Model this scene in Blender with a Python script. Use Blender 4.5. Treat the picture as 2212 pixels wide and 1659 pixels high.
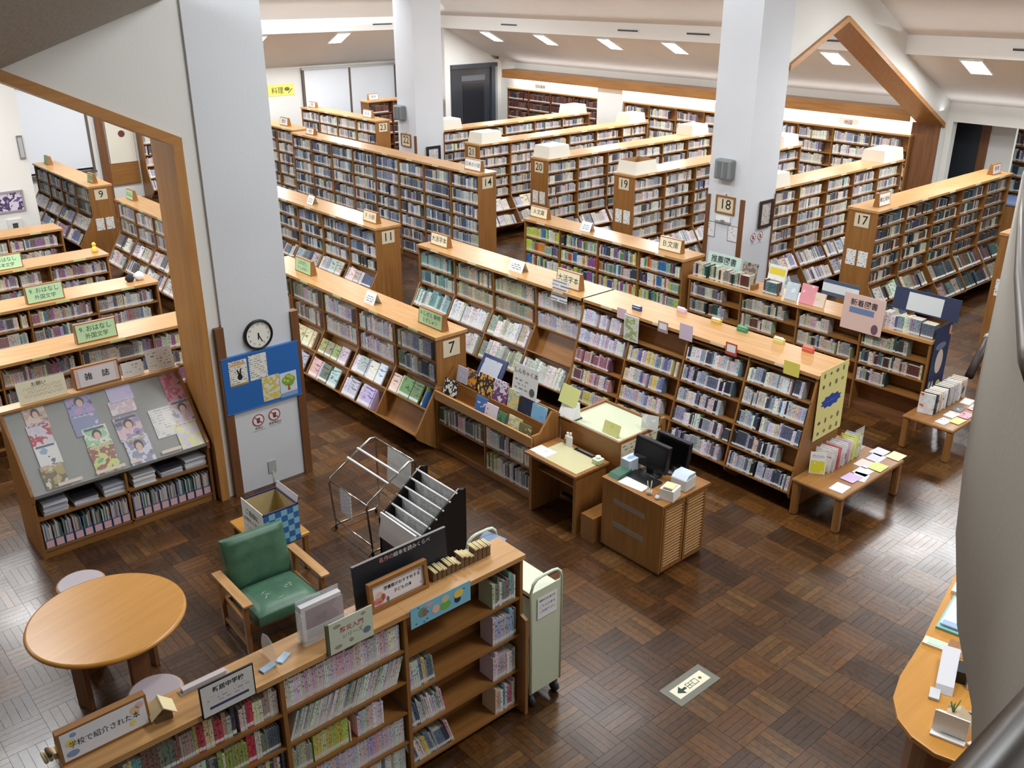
import bpy, math, random
import numpy as np
from mathutils import Matrix, Vector

for o in list(bpy.data.objects):
    bpy.data.objects.remove(o)
SC = bpy.context.scene
COL = SC.collection
R = random.Random(7)
PI = math.pi

# ------------------------------------------------------------------ camera, world, lights, exposure
CAM_H = 5.5
F_PX, PITCH, HEAD = 2032.0, math.radians(23.2), math.radians(41.27)
cd = bpy.data.cameras.new('camera')
cam = bpy.data.objects.new('camera', cd)
COL.objects.link(cam)
cam.location = (0, 0, CAM_H)
cam.rotation_euler = (PI / 2 - PITCH, 0, -HEAD)
cd.sensor_fit = 'HORIZONTAL'
cd.sensor_width = 36.0
cd.lens = F_PX / 2212.0 * 36.0
cd.clip_start = 0.05
SC.camera = cam

w = bpy.data.worlds.new('world')
SC.world = w
w.use_nodes = True
w.node_tree.nodes['Background'].inputs[0].default_value = (0.9, 0.95, 1.0, 1)
w.node_tree.nodes['Background'].inputs[1].default_value = 0.12

SC.view_settings.view_transform = 'Standard'
SC.view_settings.look = 'None'
SC.view_settings.gamma = 1.0
SC.view_settings.use_curve_mapping = False
SC.view_settings.exposure = 0.42


def area(loc, rot, sx, sy, power, col=(0.96, 0.985, 1.0)):
    l = bpy.data.lights.new('area_light', 'AREA')
    l.shape = 'RECTANGLE'
    l.size, l.size_y, l.energy, l.color = sx, sy, power, col
    o = bpy.data.objects.new('area_light', l)
    o.location, o.rotation_euler = loc, rot
    COL.objects.link(o)
    return o


# luminaires of the hall's sloping ceiling (above the frame)
for y in (1.5, 6.6):
    area((17.0, y, 4.95), (0, math.radians(26.5), 0), 0.7, 2.6, 150)
for y in (11.5, 15.5, 19.5):
    area((16.3, y, 5.35), (0, math.radians(26.5), 0), 0.7, 2.2, 62)
for x, p in ((6.5, 200), (11.0, 70)):
    for y in (1.0, 5.5, 10.0, 14.5):
        area((x, y, 7.9), (0, 0, 0), 1.4, 1.8, p)
for x in (7.5, 12.5):
    area((x, 20.5, 6.1), (math.radians(26.5), 0, 0), 2.0, 0.7, 130)
# unseen uplights added by the fascia and above the cove board to brighten ceilings
area((17.6, 12.0, 4.7), (0, math.radians(-170), 0), 1.0, 24.0, 16)
area((10.0, 23.7, 4.62), (math.radians(150), 0, 0), 16.0, 1.0, 14)
area((20.3, 13.0, 2.99), (0, PI, 0), 0.2, 20.0, 22)
# lamps of the children's bay and beside the stairs
for x, y in ((1.6, 11.6), (2.6, 15.5), (2.6, 19.0), (-1.5, 13.0), (7.0, 22.6)):
    area((x, y, 4.55), (0, 0, 0), 1.2, 0.9, 85)
area((1.6, 5.0, 7.6), (0, 0, 0), 1.6, 1.6, 190)
area((22.0, 6.5, 3.0), (0, 0, 0), 1.2, 2.0, 50)


# ------------------------------------------------------------------ materials
def lin(c):
    r = []
    for v in c[:3]:
        v /= 255.0
        r.append(v / 12.92 if v <= 0.04045 else ((v + 0.055) / 1.055) ** 2.4)
    return (r[0], r[1], r[2], 1.0)


MATS = {}


def mat(name, col, rough=0.6, metal=0.0, emit=None, spec=0.5, alpha=None, trans=0.0):
    if name in MATS:
        return MATS[name]
    m = bpy.data.materials.new(name)
    m.use_nodes = True
    b = m.node_tree.nodes['Principled BSDF']
    b.inputs['Base Color'].default_value = lin(col)
    b.inputs['Roughness'].default_value = rough
    b.inputs['Metallic'].default_value = metal
    b.inputs['Specular IOR Level'].default_value = spec
    if trans:
        b.inputs['Transmission Weight'].default_value = trans
        b.inputs['IOR'].default_value = 1.15
    if alpha is not None:
        b.inputs['Alpha'].default_value = alpha
    if emit:
        b.inputs['Emission Color'].default_value = lin(col)
        b.inputs['Emission Strength'].default_value = emit
    MATS[name] = m
    return m


def nodes(name, rough=0.6):
    m = bpy.data.materials.new(name)
    m.use_nodes = True
    nt = m.node_tree
    b = nt.nodes['Principled BSDF']
    b.inputs['Roughness'].default_value = rough
    MATS[name] = m
    return m, nt, b


def ramp(nt, stops, const=False):
    r = nt.nodes.new('ShaderNodeValToRGB')
    if const:
        r.color_ramp.interpolation = 'CONSTANT'
    e = r.color_ramp.elements
    while len(e) < len(stops):
        e.new(0.5)
    for k, (p, c) in enumerate(stops):
        e[k].position = p
        e[k].color = lin(c)
    return r


def obj_coords(nt, scale, loc=(0, 0, 0)):
    t = nt.nodes.new('ShaderNodeTexCoord')
    mp = nt.nodes.new('ShaderNodeMapping')
    mp.inputs['Scale'].default_value = scale
    mp.inputs['Location'].default_value = loc
    nt.links.new(t.outputs['Object'], mp.inputs['Vector'])
    return mp.outputs['Vector']


def wood(axis, kind='oak'):
    key = 'wood_%s_%s' % (kind, axis)
    if key in MATS:
        return MATS[key]
    lo, hi, rough = {'oak': ((136, 92, 46), (158, 110, 60), 0.36), 'pale': ((176, 130, 80), (198, 154, 102), 0.3),  # pale: lightened oak, ceiling-light gloss on top boards painted into the colour
                     'table': ((186, 130, 56), (196, 140, 64), 0.28), 'brown': ((104, 66, 38), (124, 82, 50), 0.42),
                     'trim': ((164, 112, 58), (182, 132, 76), 0.4)}[kind]
    m, nt, b = nodes(key, rough)
    sc = [22.0, 22.0, 22.0]
    sc['xyz'.index(axis)] = 1.6
    v = obj_coords(nt, sc)
    n = nt.nodes.new('ShaderNodeTexNoise')
    n.inputs['Scale'].default_value = 1.0
    n.inputs['Detail'].default_value = 4.0
    nt.links.new(v, n.inputs['Vector'])
    r = ramp(nt, [(0.3, lo), (0.72, hi)])
    nt.links.new(n.outputs['Fac'], r.inputs['Fac'])
    nt.links.new(r.outputs['Color'], b.inputs['Base Color'])
    return m


def plaster(name, c, scale=60.0, amt=0.25, rough=0.85):
    m, nt, b = nodes(name, rough)
    v = obj_coords(nt, (1, 1, 1))
    n = nt.nodes.new('ShaderNodeTexNoise')
    n.inputs['Scale'].default_value = scale
    n.inputs['Detail'].default_value = 3.0
    nt.links.new(v, n.inputs['Vector'])
    n2 = nt.nodes.new('ShaderNodeTexNoise')
    n2.inputs['Scale'].default_value = 0.7
    nt.links.new(v, n2.inputs['Vector'])
    r = ramp(nt, [(0.3, tuple(x * 0.965 for x in c)), (0.7, c)])
    nt.links.new(n2.outputs['Fac'], r.inputs['Fac'])
    nt.links.new(r.outputs['Color'], b.inputs['Base Color'])
    bp = nt.nodes.new('ShaderNodeBump')
    bp.inputs['Strength'].default_value = amt
    bp.inputs['Distance'].default_value = 0.01
    nt.links.new(n.outputs['Fac'], bp.inputs['Height'])
    nt.links.new(bp.outputs['Normal'], b.inputs['Normal'])
    return m


M_WALL = plaster('wall_paint', (226, 226, 222), 40, 0.1)
M_PILLAR = plaster('pillar_paint', (214, 218, 224), 40, 0.1)
M_CEIL = plaster('ceiling_spray', (226, 222, 218), 55, 0.5)
M_CEIL_D = plaster('ceiling_rough_spray', (170, 164, 154), 16, 0.9)
M_PARAPET = plaster('parapet_paint', (206, 200, 188), 40, 0.1)
M_WHITE = mat('white_paint', (240, 240, 238), 0.5)
M_PAPER = mat('paper', (238, 238, 236), 0.7)
M_BLACK = mat('black_plastic', (18, 18, 20), 0.4)
M_INK = mat('black_ink', (22, 22, 24), 0.8)
M_GREY = mat('grey_plastic', (128, 132, 134), 0.5)
M_CHROME = mat('chrome', (190, 186, 178), 0.22, 1.0)
M_DARKRAIL = mat('handrail_lacquer', (48, 37, 27), 0.28)
M_CREAM = mat('cream_card', (238, 230, 200), 0.7)
M_PLATE = mat('plate_card', (216, 204, 176), 0.6)
M_GREENC = mat('green_card', (190, 226, 180), 0.7)
M_LAMP = mat('lamp_diffuser', (255, 254, 250), 0.5, emit=6.0)
M_COVE = mat('cove_tube', (255, 254, 250), 0.5, emit=14.0)
M_ACRYL = mat('clear_acrylic', (235, 242, 245), 0.08, alpha=0.28)
M_VINYL = None


def cover_mat(seed, cols, scale=7.0):
    """printed paper: irregular patches of a few colours"""
    key = 'print_%d' % seed
    if key in MATS:
        return MATS[key]
    m, nt, b = nodes(key, 0.45)
    v = obj_coords(nt, (1, 1, 1), (seed * 1.37 % 9, seed * 2.11 % 9, seed * 0.77))
    n = nt.nodes.new('ShaderNodeTexNoise')
    n.inputs['Scale'].default_value = scale
    n.inputs['Detail'].default_value = 3.5
    nt.links.new(v, n.inputs['Vector'])
    k = len(cols)
    ps = [0.0] + [0.36 + 0.28 * i / max(1, k - 2) for i in range(k - 1)]
    r = ramp(nt, list(zip(ps, cols)), True)
    nt.links.new(n.outputs['Fac'], r.inputs['Fac'])
    nt.links.new(r.outputs['Color'], b.inputs['Base Color'])
    return m


def lines_mat(name, base, ink, row=0.018, word=0.045, dens=0.5):
    """small print: rows of short dashes"""
    key = 'lines_' + name
    if key in MATS:
        return MATS[key]
    m, nt, b = nodes(key, 0.65)
    v = obj_coords(nt, (1, 1, 1))
    br = nt.nodes.new('ShaderNodeTexBrick')
    br.inputs['Scale'].default_value = 1.0
    br.inputs['Brick Width'].default_value = word
    br.inputs['Row Height'].default_value = row
    br.inputs['Mortar Size'].default_value = row * 0.32
    br.inputs['Color1'].default_value = lin(ink)
    br.inputs['Color2'].default_value = lin(tuple(0.5 * a + 0.5 * c for a, c in zip(base, ink)))
    br.inputs['Mortar'].default_value = lin(base)
    nt.links.new(v, br.inputs['Vector'])
    n = nt.nodes.new('ShaderNodeTexNoise')
    n.inputs['Scale'].default_value = 14.0
    nt.links.new(v, n.inputs['Vector'])
    gt = nt.nodes.new('ShaderNodeMath')
    gt.operation = 'GREATER_THAN'
    gt.inputs[1].default_value = 1.0 - dens
    nt.links.new(n.outputs['Fac'], gt.inputs[0])
    mx = nt.nodes.new('ShaderNodeMix')
    mx.data_type = 'RGBA'
    nt.links.new(gt.outputs[0], mx.inputs[0])
    mx.inputs[6].default_value = lin(base)
    nt.links.new(br.outputs['Color'], mx.inputs[7])
    nt.links.new(mx.outputs[2], b.inputs['Base Color'])
    return m


def book_mat():
    m, nt, b = nodes('book_cloth_and_paper', 0.42)
    col = nt.nodes.new('ShaderNodeAttribute')
    col.attribute_name = 'Col'
    uv = nt.nodes.new('ShaderNodeUVMap')
    uv.uv_map = 'UV'
    sep = nt.nodes.new('ShaderNodeSeparateXYZ')
    nt.links.new(uv.outputs['UV'], sep.inputs[0])
    # title print in the upper part of the spine
    n = nt.nodes.new('ShaderNodeTexNoise')
    n.inputs['Scale'].default_value = 1.0
    n.inputs['Detail'].default_value = 2.0
    mp = nt.nodes.new('ShaderNodeMapping')
    mp.inputs['Scale'].default_value = (1.6, 11.0, 1)
    nt.links.new(uv.outputs['UV'], mp.inputs['Vector'])
    nt.links.new(mp.outputs['Vector'], n.inputs['Vector'])

    def cmp(op, a, val):
        x = nt.nodes.new('ShaderNodeMath')
        x.operation = op
        nt.links.new(a, x.inputs[0])
        if isinstance(val, float):
            x.inputs[1].default_value = val
        else:
            nt.links.new(val, x.inputs[1])
        return x.outputs[0]
    ink = cmp('GREATER_THAN', n.outputs['Fac'], 0.57)
    ink = cmp('MULTIPLY', ink, cmp('GREATER_THAN', sep.outputs[1], 0.34))
    ink = cmp('MULTIPLY', ink, cmp('LESS_THAN', sep.outputs[1], 0.93))
    ink = cmp('MULTIPLY', ink, col.outputs['Alpha'])
    stick = cmp('MULTIPLY', cmp('GREATER_THAN', sep.outputs[1], 0.07), cmp('LESS_THAN', sep.outputs[1], 0.2))
    stick = cmp('MULTIPLY', stick, col.outputs['Alpha'])
    inkc = nt.nodes.new('ShaderNodeMix')
    inkc.data_type = 'RGBA'
    inkc.blend_type = 'MULTIPLY'
    inkc.inputs[0].default_value = 1.0
    nt.links.new(col.outputs['Color'], inkc.inputs[6])
    inkc.inputs[7].default_value = (0.32, 0.32, 0.36, 1)
    m1 = nt.nodes.new('ShaderNodeMix')
    m1.data_type = 'RGBA'
    nt.links.new(ink, m1.inputs[0])
    nt.links.new(col.outputs['Color'], m1.inputs[6])
    nt.links.new(inkc.outputs[2], m1.inputs[7])
    m2 = nt.nodes.new('ShaderNodeMix')
    m2.data_type = 'RGBA'
    nt.links.new(stick, m2.inputs[0])
    nt.links.new(m1.outputs[2], m2.inputs[6])
    m2.inputs[7].default_value = lin((224, 224, 222))
    nt.links.new(m2.outputs[2], b.inputs['Base Color'])
    return m


M_BOOK = book_mat()


def parquet_mat():
    m, nt, b = nodes('parquet_wood', 0.3)
    col = nt.nodes.new('ShaderNodeAttribute')
    col.attribute_name = 'Col'
    t = nt.nodes.new('ShaderNodeNewGeometry')
    n = nt.nodes.new('ShaderNodeTexNoise')
    n.inputs['Scale'].default_value = 22.0
    n.inputs['Detail'].default_value = 4.0
    nt.links.new(t.outputs['Position'], n.inputs['Vector'])
    r = ramp(nt, [(0.25, (180, 180, 180)), (0.8, (255, 255, 255))])
    nt.links.new(n.outputs['Fac'], r.inputs['Fac'])
    mx = nt.nodes.new('ShaderNodeMix')
    mx.data_type = 'RGBA'
    mx.blend_type = 'MULTIPLY'
    mx.inputs[0].default_value = 1.0
    nt.links.new(col.outputs['Color'], mx.inputs[6])
    nt.links.new(r.outputs['Color'], mx.inputs[7])
    nt.links.new(mx.outputs[2], b.inputs['Base Color'])
    n2 = nt.nodes.new('ShaderNodeTexNoise')
    n2.inputs['Scale'].default_value = 3.0
    nt.links.new(t.outputs['Position'], n2.inputs['Vector'])
    rr = nt.nodes.new('ShaderNodeMapRange')
    rr.inputs['To Min'].default_value = 0.2
    rr.inputs['To Max'].default_value = 0.36
    nt.links.new(n2.outputs['Fac'], rr.inputs['Value'])
    nt.links.new(rr.outputs['Result'], b.inputs['Roughness'])
    b.inputs['Coat Weight'].default_value = 0.15
    b.inputs['Coat Roughness'].default_value = 0.15
    return m


M_PARQ = parquet_mat()


def vinyl_mat():
    m, nt, b = nodes('green_vinyl', 0.42)
    v = obj_coords(nt, (1, 1, 1))
    n = nt.nodes.new('ShaderNodeTexNoise')
    n.inputs['Scale'].default_value = 9.0
    n.inputs['Detail'].default_value = 6.0
    nt.links.new(v, n.inputs['Vector'])
    r = ramp(nt, [(0.3, (60, 98, 76)), (0.66, (74, 114, 90)), (0.78, (92, 130, 106)), (0.88, (150, 168, 150))])
    nt.links.new(n.outputs['Fac'], r.inputs['Fac'])
    nt.links.new(r.outputs['Color'], b.inputs['Base Color'])
    return m


M_VINYL = vinyl_mat()


def check_mat():
    m, nt, b = nodes('blue_check_paper', 0.5)
    v = obj_coords(nt, (1, 1, 1))
    c = nt.nodes.new('ShaderNodeTexChecker')
    c.inputs['Scale'].default_value = 15.5
    c.inputs['Color1'].default_value = lin((52, 106, 164))
    c.inputs['Color2'].default_value = lin((134, 186, 214))
    nt.links.new(v, c.inputs['Vector'])
    nt.links.new(c.outputs['Color'], b.inputs['Base Color'])
    return m


# ------------------------------------------------------------------ mesh helpers
class G:
    """collects shapes and links them as one mesh object"""

    def __init__(s):
        s.v, s.f, s.m, s.sm = [], [], [], []

    def _add(s, vs, fs, mi=0, smooth=False):
        k = len(s.v)
        s.v += [tuple(p) for p in vs]
        for f in fs:
            s.f.append(tuple(k + i for i in f))
            s.m.append(mi)
            s.sm.append(smooth)
        return s

    def box(s, x0, x1, y0, y1, z0, z1, mi=0):
        vs = [(x, y, z) for z in (z0, z1) for y in (y0, y1) for x in (x0, x1)]
        return s._add(vs, [(0, 2, 3, 1), (4, 5, 7, 6), (0, 1, 5, 4), (2, 6, 7, 3), (0, 4, 6, 2), (1, 3, 7, 5)], mi)

    def obox(s, o, a, b, c, mi=0):
        o, a, b, c = map(Vector, (o, a, b, c))
        vs = [o + i * a + j * b + k * c for k in (0, 1) for j in (0, 1) for i in (0, 1)]
        fs = [(0, 2, 3, 1), (4, 5, 7, 6), (0, 1, 5, 4), (2, 6, 7, 3), (0, 4, 6, 2), (1, 3, 7, 5)]
        if a.cross(b).dot(c) < 0:
            fs = [f[::-1] for f in fs]
        return s._add(vs, fs, mi)

    def prism(s, pts, axis, a, b, mi=0):
        """polygon in the two other axes, extruded along axis from a to b"""
        n = len(pts)

        def put(p, t):
            q = list(p)
            q.insert('xyz'.index(axis), t)
            return q
        vs = [put(p, a) for p in pts] + [put(p, b) for p in pts]
        fs = [tuple(range(n))[::-1], tuple(range(n, 2 * n))]
        fs += [(i, (i + 1) % n, n + (i + 1) % n, n + i) for i in range(n)]
        ar = sum(pts[i][0] * pts[(i + 1) % n][1] - pts[(i + 1) % n][0] * pts[i][1] for i in range(n))
        if (ar < 0) != (axis == 'y'):
            fs = [f[::-1] for f in fs]
        return s._add(vs, fs, mi)

    def lathe(s, prof, seg=32, mi=0, c=(0, 0, 0), smooth=True):
        vs, fs = [], []
        for r, z in prof:
            for k in range(seg):
                t = 2 * PI * k / seg
                vs.append((c[0] + r * math.cos(t), c[1] + r * math.sin(t), c[2] + z))
        for i in range(len(prof) - 1):
            for k in range(seg):
                k2 = (k + 1) % seg
                fs.append((i * seg + k, i * seg + k2, (i + 1) * seg + k2, (i + 1) * seg + k))
        s._add(vs, fs, mi, smooth)
        n = len(s.v) - len(vs)
        s.f.append(tuple(n + k for k in range(seg))[::-1])
        s.f.append(tuple(n + (len(prof) - 1) * seg + k for k in range(seg)))
        s.m += [mi, mi]
        s.sm += [False, False]
        return s

    def tube(s, pts, r, seg=10, mi=0):
        pts = [Vector(p) for p in pts]
        vs, fs = [], []
        up = Vector((0, 0, 1))
        for i, p in enumerate(pts):
            d = (pts[min(i + 1, len(pts) - 1)] - pts[max(i - 1, 0)]).normalized()
            a = d.cross(up)
            if a.length < 0.05:
                a = d.cross(Vector((0, 1, 0)))
            a.normalize()
            b = d.cross(a)
            for k in range(seg):
                t = 2 * PI * k / seg
                vs.append(p + r * (math.cos(t) * a + math.sin(t) * b))
        for i in range(len(pts) - 1):
            for k in range(seg):
                k2 = (k + 1) % seg
                fs.append((i * seg + k, (i + 1) * seg + k, (i + 1) * seg + k2, i * seg + k2))
        fs.append(tuple(range(seg)))
        fs.append(tuple((len(pts) - 1) * seg + k for k in range(seg))[::-1])
        return s._add(vs, fs, mi, True)

    def make(s, name, mats, parent=None, M=None, bevel=0):
        me = bpy.data.meshes.new(name)
        me.from_pydata(s.v, [], s.f)
        if not isinstance(mats, (list, tuple)):
            mats = [mats]
        for m in mats:
            me.materials.append(m)
        if len(mats) > 1:
            me.polygons.foreach_set('material_index', s.m)
        if any(s.sm):
            me.polygons.foreach_set('use_smooth', s.sm)
        me.update()
        o = bpy.data.objects.new(name, me)
        COL.objects.link(o)
        if parent is not None:
            o.parent = parent
        if M is not None:
            o.matrix_basis = M
        if bevel:
            b = o.modifiers.new('bevel', 'BEVEL')
            b.width, b.segments, b.limit_method = bevel, 2, 'ANGLE'
        return o


def BOX(name, x0, x1, y0, y1, z0, z1, m, parent=None, bevel=0):
    return G().box(x0, x1, y0, y1, z0, z1).make(name, m, parent, None, bevel)


def tag(o, label, cat, group=None, kind=None):
    o['label'] = label
    o['category'] = cat
    if group:
        o['group'] = group
    if kind:
        o['kind'] = kind
    return o


def struct(o):
    o['kind'] = 'structure'
    return o


def thing(name, label, cat, loc=(0, 0, 0), rz=0.0, group=None):
    o = bpy.data.objects.new(name, None)
    o.empty_display_size = 0.1
    COL.objects.link(o)
    o.location = loc
    o.rotation_euler = (0, 0, rz)
    return tag(o, label, cat, group)


def frame(o, x, y):
    x, y = Vector(x).normalized(), Vector(y).normalized()
    z = x.cross(y)
    m = Matrix.Identity(4)
    for i in range(3):
        m[i][0], m[i][1], m[i][2], m[i][3] = x[i], y[i], z[i], o[i]
    return m


def FY(x, y, z, tilt=0.0):   # sheet that faces -y; origin at its lower left corner
    return frame((x, y, z), (1, 0, 0), (0, math.sin(tilt), math.cos(tilt)))


def FX(x, y, z, tilt=0.0):   # sheet that faces -x
    return frame((x, y, z), (0, -1, 0), (math.sin(tilt), 0, math.cos(tilt)))


def FU(x, y, z, rz=0.0):     # sheet that faces up
    return frame((x, y, z), (math.cos(rz), math.sin(rz), 0), (-math.sin(rz), math.cos(rz), 0))


def sheet(name, wd, h, m, M, t=0.003, parent=None):
    return G().box(0, wd, 0, h, -t, 0).make(name, m, parent, M)


TXT = {}


def text(s, size, m, parent, cx, cy, name='lettering', z=0.0015, rot=0.0, bold=0.0):
    key = (s, bold)
    if key not in TXT:
        c = bpy.data.curves.new('t', 'FONT')
        c.body, c.align_x, c.align_y, c.offset, c.resolution_u = s, 'CENTER', 'CENTER', bold, 3
        o = bpy.data.objects.new('t', c)
        COL.objects.link(o)
        dg = bpy.context.evaluated_depsgraph_get()
        me = bpy.data.meshes.new_from_object(o.evaluated_get(dg))
        bpy.data.objects.remove(o)
        TXT[key] = me
    me = TXT[key].copy()
    me.materials.clear()
    me.materials.append(m)
    me.transform(Matrix.Translation((cx, cy, z)) @ Matrix.Rotation(rot, 4, 'Z') @ Matrix.Diagonal((size, size, 1, 1)))
    o = bpy.data.objects.new(name, me)
    COL.objects.link(o)
    o.parent = parent
    return o


def patch(name, pts, m, parent, z=0.001):
    return G()._add([(x, y, z) for x, y in pts], [tuple(range(len(pts)))]).make(name, m, parent)


def ell(cx, cy, rx, ry, n=18):
    return [(cx + rx * math.cos(2 * PI * k / n), cy + ry * math.sin(2 * PI * k / n)) for k in range(n)]

# ------------------------------------------------------------------ room shell
FLOOR = struct(BOX('floor', -5, 26, -4, 30, -0.2, -0.012, mat('floor_joint', (52, 34, 20), 0.7)))

# parquet: blocks of five fingers, 1/3 m square, turned alternately
B = 0.3345
SHADES = [(98, 62, 28), (86, 54, 23), (106, 68, 31), (76, 48, 24), (86, 55, 27), (106, 73, 38), (72, 45, 23), (93, 60, 27)]


def shade_col(c, k):
    return lin(tuple(max(0, min(255, x * k)) for x in c))


def block_geo(rng):
    vs, fs, cs = [], [], []
    base = rng.choice(SHADES)
    n = 5
    for i in range(n):
        a, b_ = -B / 2 + i * B / n + 0.0012, -B / 2 + (i + 1) * B / n - 0.0012
        h = -0.0006 * rng.random()
        t = 0.0007 * (rng.random() - 0.5)
        k = len(vs)
        e = B / 2 - 0.0014
        vs += [(-e, a, h - t), (e, a, h + t), (e, b_, h + t), (-e, b_, h - t), (-e, a, -0.012), (e, a, -0.012), (e, b_, -0.012), (-e, b_, -0.012)]
        fs += [(k, k + 1, k + 2, k + 3), (k, k + 4, k + 5, k + 1), (k + 1, k + 5, k + 6, k + 2), (k + 2, k + 6, k + 7, k + 3), (k + 3, k + 7, k + 4, k)]
        cs += [shade_col(base, 0.86 + 0.28 * rng.random())] * 5
    return vs, fs, cs


def col_mesh(name, vs, fs, cs, m, uvs=None):
    me = bpy.data.meshes.new(name)
    nf = len(fs)
    if isinstance(fs, np.ndarray):
        me.vertices.add(len(vs))
        me.vertices.foreach_set('co', np.asarray(vs, np.float32).ravel())
        nl = fs.size
        me.loops.add(nl)
        me.loops.foreach_set('vertex_index', fs.ravel().astype(np.int32))
        me.polygons.add(nf)
        me.polygons.foreach_set('loop_start', np.arange(0, nl, fs.shape[1], dtype=np.int32))
        me.polygons.foreach_set('use_smooth', np.zeros(nf, bool))
        me.update(calc_edges=True)
    else:
        me.from_pydata(vs, [], fs)
    at = me.color_attributes.new('Col', 'FLOAT_COLOR', 'CORNER')
    per = 4
    at.data.foreach_set('color', np.repeat(np.asarray(cs, np.float32), per, axis=0).ravel())
    if uvs is not None:
        l = me.uv_layers.new(name='UV')
        l.data.foreach_set('uv', np.asarray(uvs, np.float32).ravel())
    me.materials.append(m)
    me.update()
    return me


cF, sF = math.cos(HEAD), math.sin(HEAD)


def view(x, y, z):
    X, Y, D = cF * x - sF * y, sF * x + cF * y, CAM_H - z
    cp, sp = math.cos(PITCH), math.sin(PITCH)
    dep = Y * cp + D * sp
    if dep < 0.2:
        return None
    return 1106 + F_PX * X / dep, 829.5 + F_PX * (D * cp - Y * sp) / dep, dep


rb = random.Random(3)
GEO = [block_geo(rb) for _ in range(24)]
MESH = [col_mesh('parquet_block', *g, M_PARQ) for g in GEO]
cells = []
for i in range(-14, 64):
    for j in range(-12, 82):
        x, y = (i + 0.5) * B + 0.06, (j + 0.5) * B + 0.03
        if x > 21 or y > 27 or x < -4.8:
            continue
        q = view(x, y, 0)
        vis = q is not None and -40 < q[0] < 2250 and q[1] < 1700
        hidden = (0.5 < x < 4.2 and 4.3 < y < 5.9 - 0.25 * x) or y > 9.2 or (x > 6.3 and y > 4.9) or (x > 5.2 and y < 2.4) or (6.3 > x > 5 and y > 6.9)
        cells.append((q[2] if vis and not hidden else 1e3 + (q[2] if q else 50), x, y, (i + j) % 2, rb.randrange(24)))
cells.sort()
V, Fc, Cc = [], [], []
for k, (d, x, y, odd, g) in enumerate(cells):
    if k < 300:
        o = bpy.data.objects.new('parquet_block', MESH[g])
        COL.objects.link(o)
        o.parent = FLOOR
        o.location = (x, y, 0)
        o.rotation_euler = (0.0009 * (rb.random() - .5), 0.0009 * (rb.random() - .5), PI / 2 if odd else 0)
    else:
        vs, fs, cs = GEO[g]
        a = np.asarray(vs)
        if odd:
            a = np.stack([-a[:, 1], a[:, 0], a[:, 2]], 1)
        Fc.append(np.asarray(fs) + len(V) * 40)
        V.append(a + (x, y, 0))
        Cc.append(np.asarray(cs))
o = bpy.data.objects.new('parquet_blocks', col_mesh('parquet_blocks', np.concatenate(V), np.concatenate(Fc), np.concatenate(Cc), M_PARQ))
COL.objects.link(o)
o.parent = FLOOR
o['kind'] = 'stuff'

XB = 20.68      # back wall
FX0 = 18.4      # fascia
# back wall with the opening on the right
g = G()
g.box(XB, XB + 0.2, 9.3, 24.2, 0, 3.2)
g.box(XB, XB + 0.2, -4, 9.3, 2.74, 3.2)
struct(g.make('wall_back', M_WALL))
struct(BOX('wall_right_corridor', 24.5, 24.7, -4, 12, 0, 3.3, M_WALL))
struct(BOX('ceiling_corridor', XB + 0.2, 24.6, -4, 12, 3.05, 3.2, M_CEIL))
struct(BOX('wall_corridor_end', XB + 0.2, 24.6, 11.8, 12.0, 0, 3.2, M_WALL))
# far wall with roller blinds
g = G()
g.box(-5, 18.6, 26.4, 26.6, 0, 3.25)
struct(g.make('wall_far', M_WALL))
struct(BOX('wall_side_far', 18.4, 18.6, 24.2, 26.4, 0, 4.3, M_WALL))
g = G()
g.prism([(18.4, 0), (20.7, 0), (20.7, 3.2), (18.42, 4.3)], 'y', 24.1, 24.3)
struct(g.make('wall_gable_far', M_WALL))
struct(BOX('wall_partition', -5, 5.12, 20.0, 20.2, 0, 4.9, M_WALL))
struct(BOX('wall_left', -5.2, -5, -4, 26.6, 0, 8.4, M_WALL))
struct(BOX('wall_near', -5, 24.7, -4.2, -4, 0, 8.4, M_WALL))

# ceilings
S5 = 0.5


def slab(name, pts, m):
    pts = [Vector(p) for p in pts]
    n = (pts[1] - pts[0]).cross(pts[2] - pts[0]).normalized()
    if n.z < 0:
        n = -n
    g = G()
    k = len(pts)
    g._add([*pts, *[p + 0.08 * n for p in pts]], [tuple(range(k)), tuple(range(k, 2 * k))[::-1]] + [(i, k + i, k + (i + 1) % k, (i + 1) % k) for i in range(k)])
    return struct(g.make(name, m))


slab('ceiling_back_slope', [(FX0, -4, 4.54), (FX0, 24.2, 4.54), (11, 16.8, 8.24), (11, -4, 8.24)], M_CEIL)
slab('ceiling_far_slope', [(-5, 24.2, 4.54), (-5, 16.8, 8.24), (11, 16.8, 8.24), (FX0, 24.2, 4.54)], M_CEIL)
slab('ceiling_ridge', [(-5, -4, 8.24), (11, -4, 8.24), (11, 16.8, 8.24), (-5, 16.8, 8.24)], M_CEIL)
slab('ceiling_back_aisle', [(FX0, -4, 4.22), (XB + 0.1, -4, 3.09), (XB + 0.1, 24.2, 3.09), (FX0, 24.2, 4.22)], M_CEIL)
slab('ceiling_far_aisle', [(-5, 24.2, 4.22), (FX0, 24.2, 4.22), (FX0, 26.5, 3.1), (-5, 26.5, 3.1)], M_CEIL)
zs = lambda x, y: 4.82 + 0.354 * (x - 2.36) - 0.35 * (y - 9.3)
slab('ceiling_stair_slope', [(-5, 9.28, zs(-5, 9.28)), (3.83, 9.28, zs(3.83, 9.28)), (3.83, 1.0, zs(3.83, 1)), (-5, 1.0, zs(-5, 1))], M_CEIL_D)
slab('ceiling_bay', [(-5, 9.8, 4.9), (3.9, 9.8, 4.9), (3.9, 20.2, 4.9), (-5, 20.2, 4.9)], M_CEIL)
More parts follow.
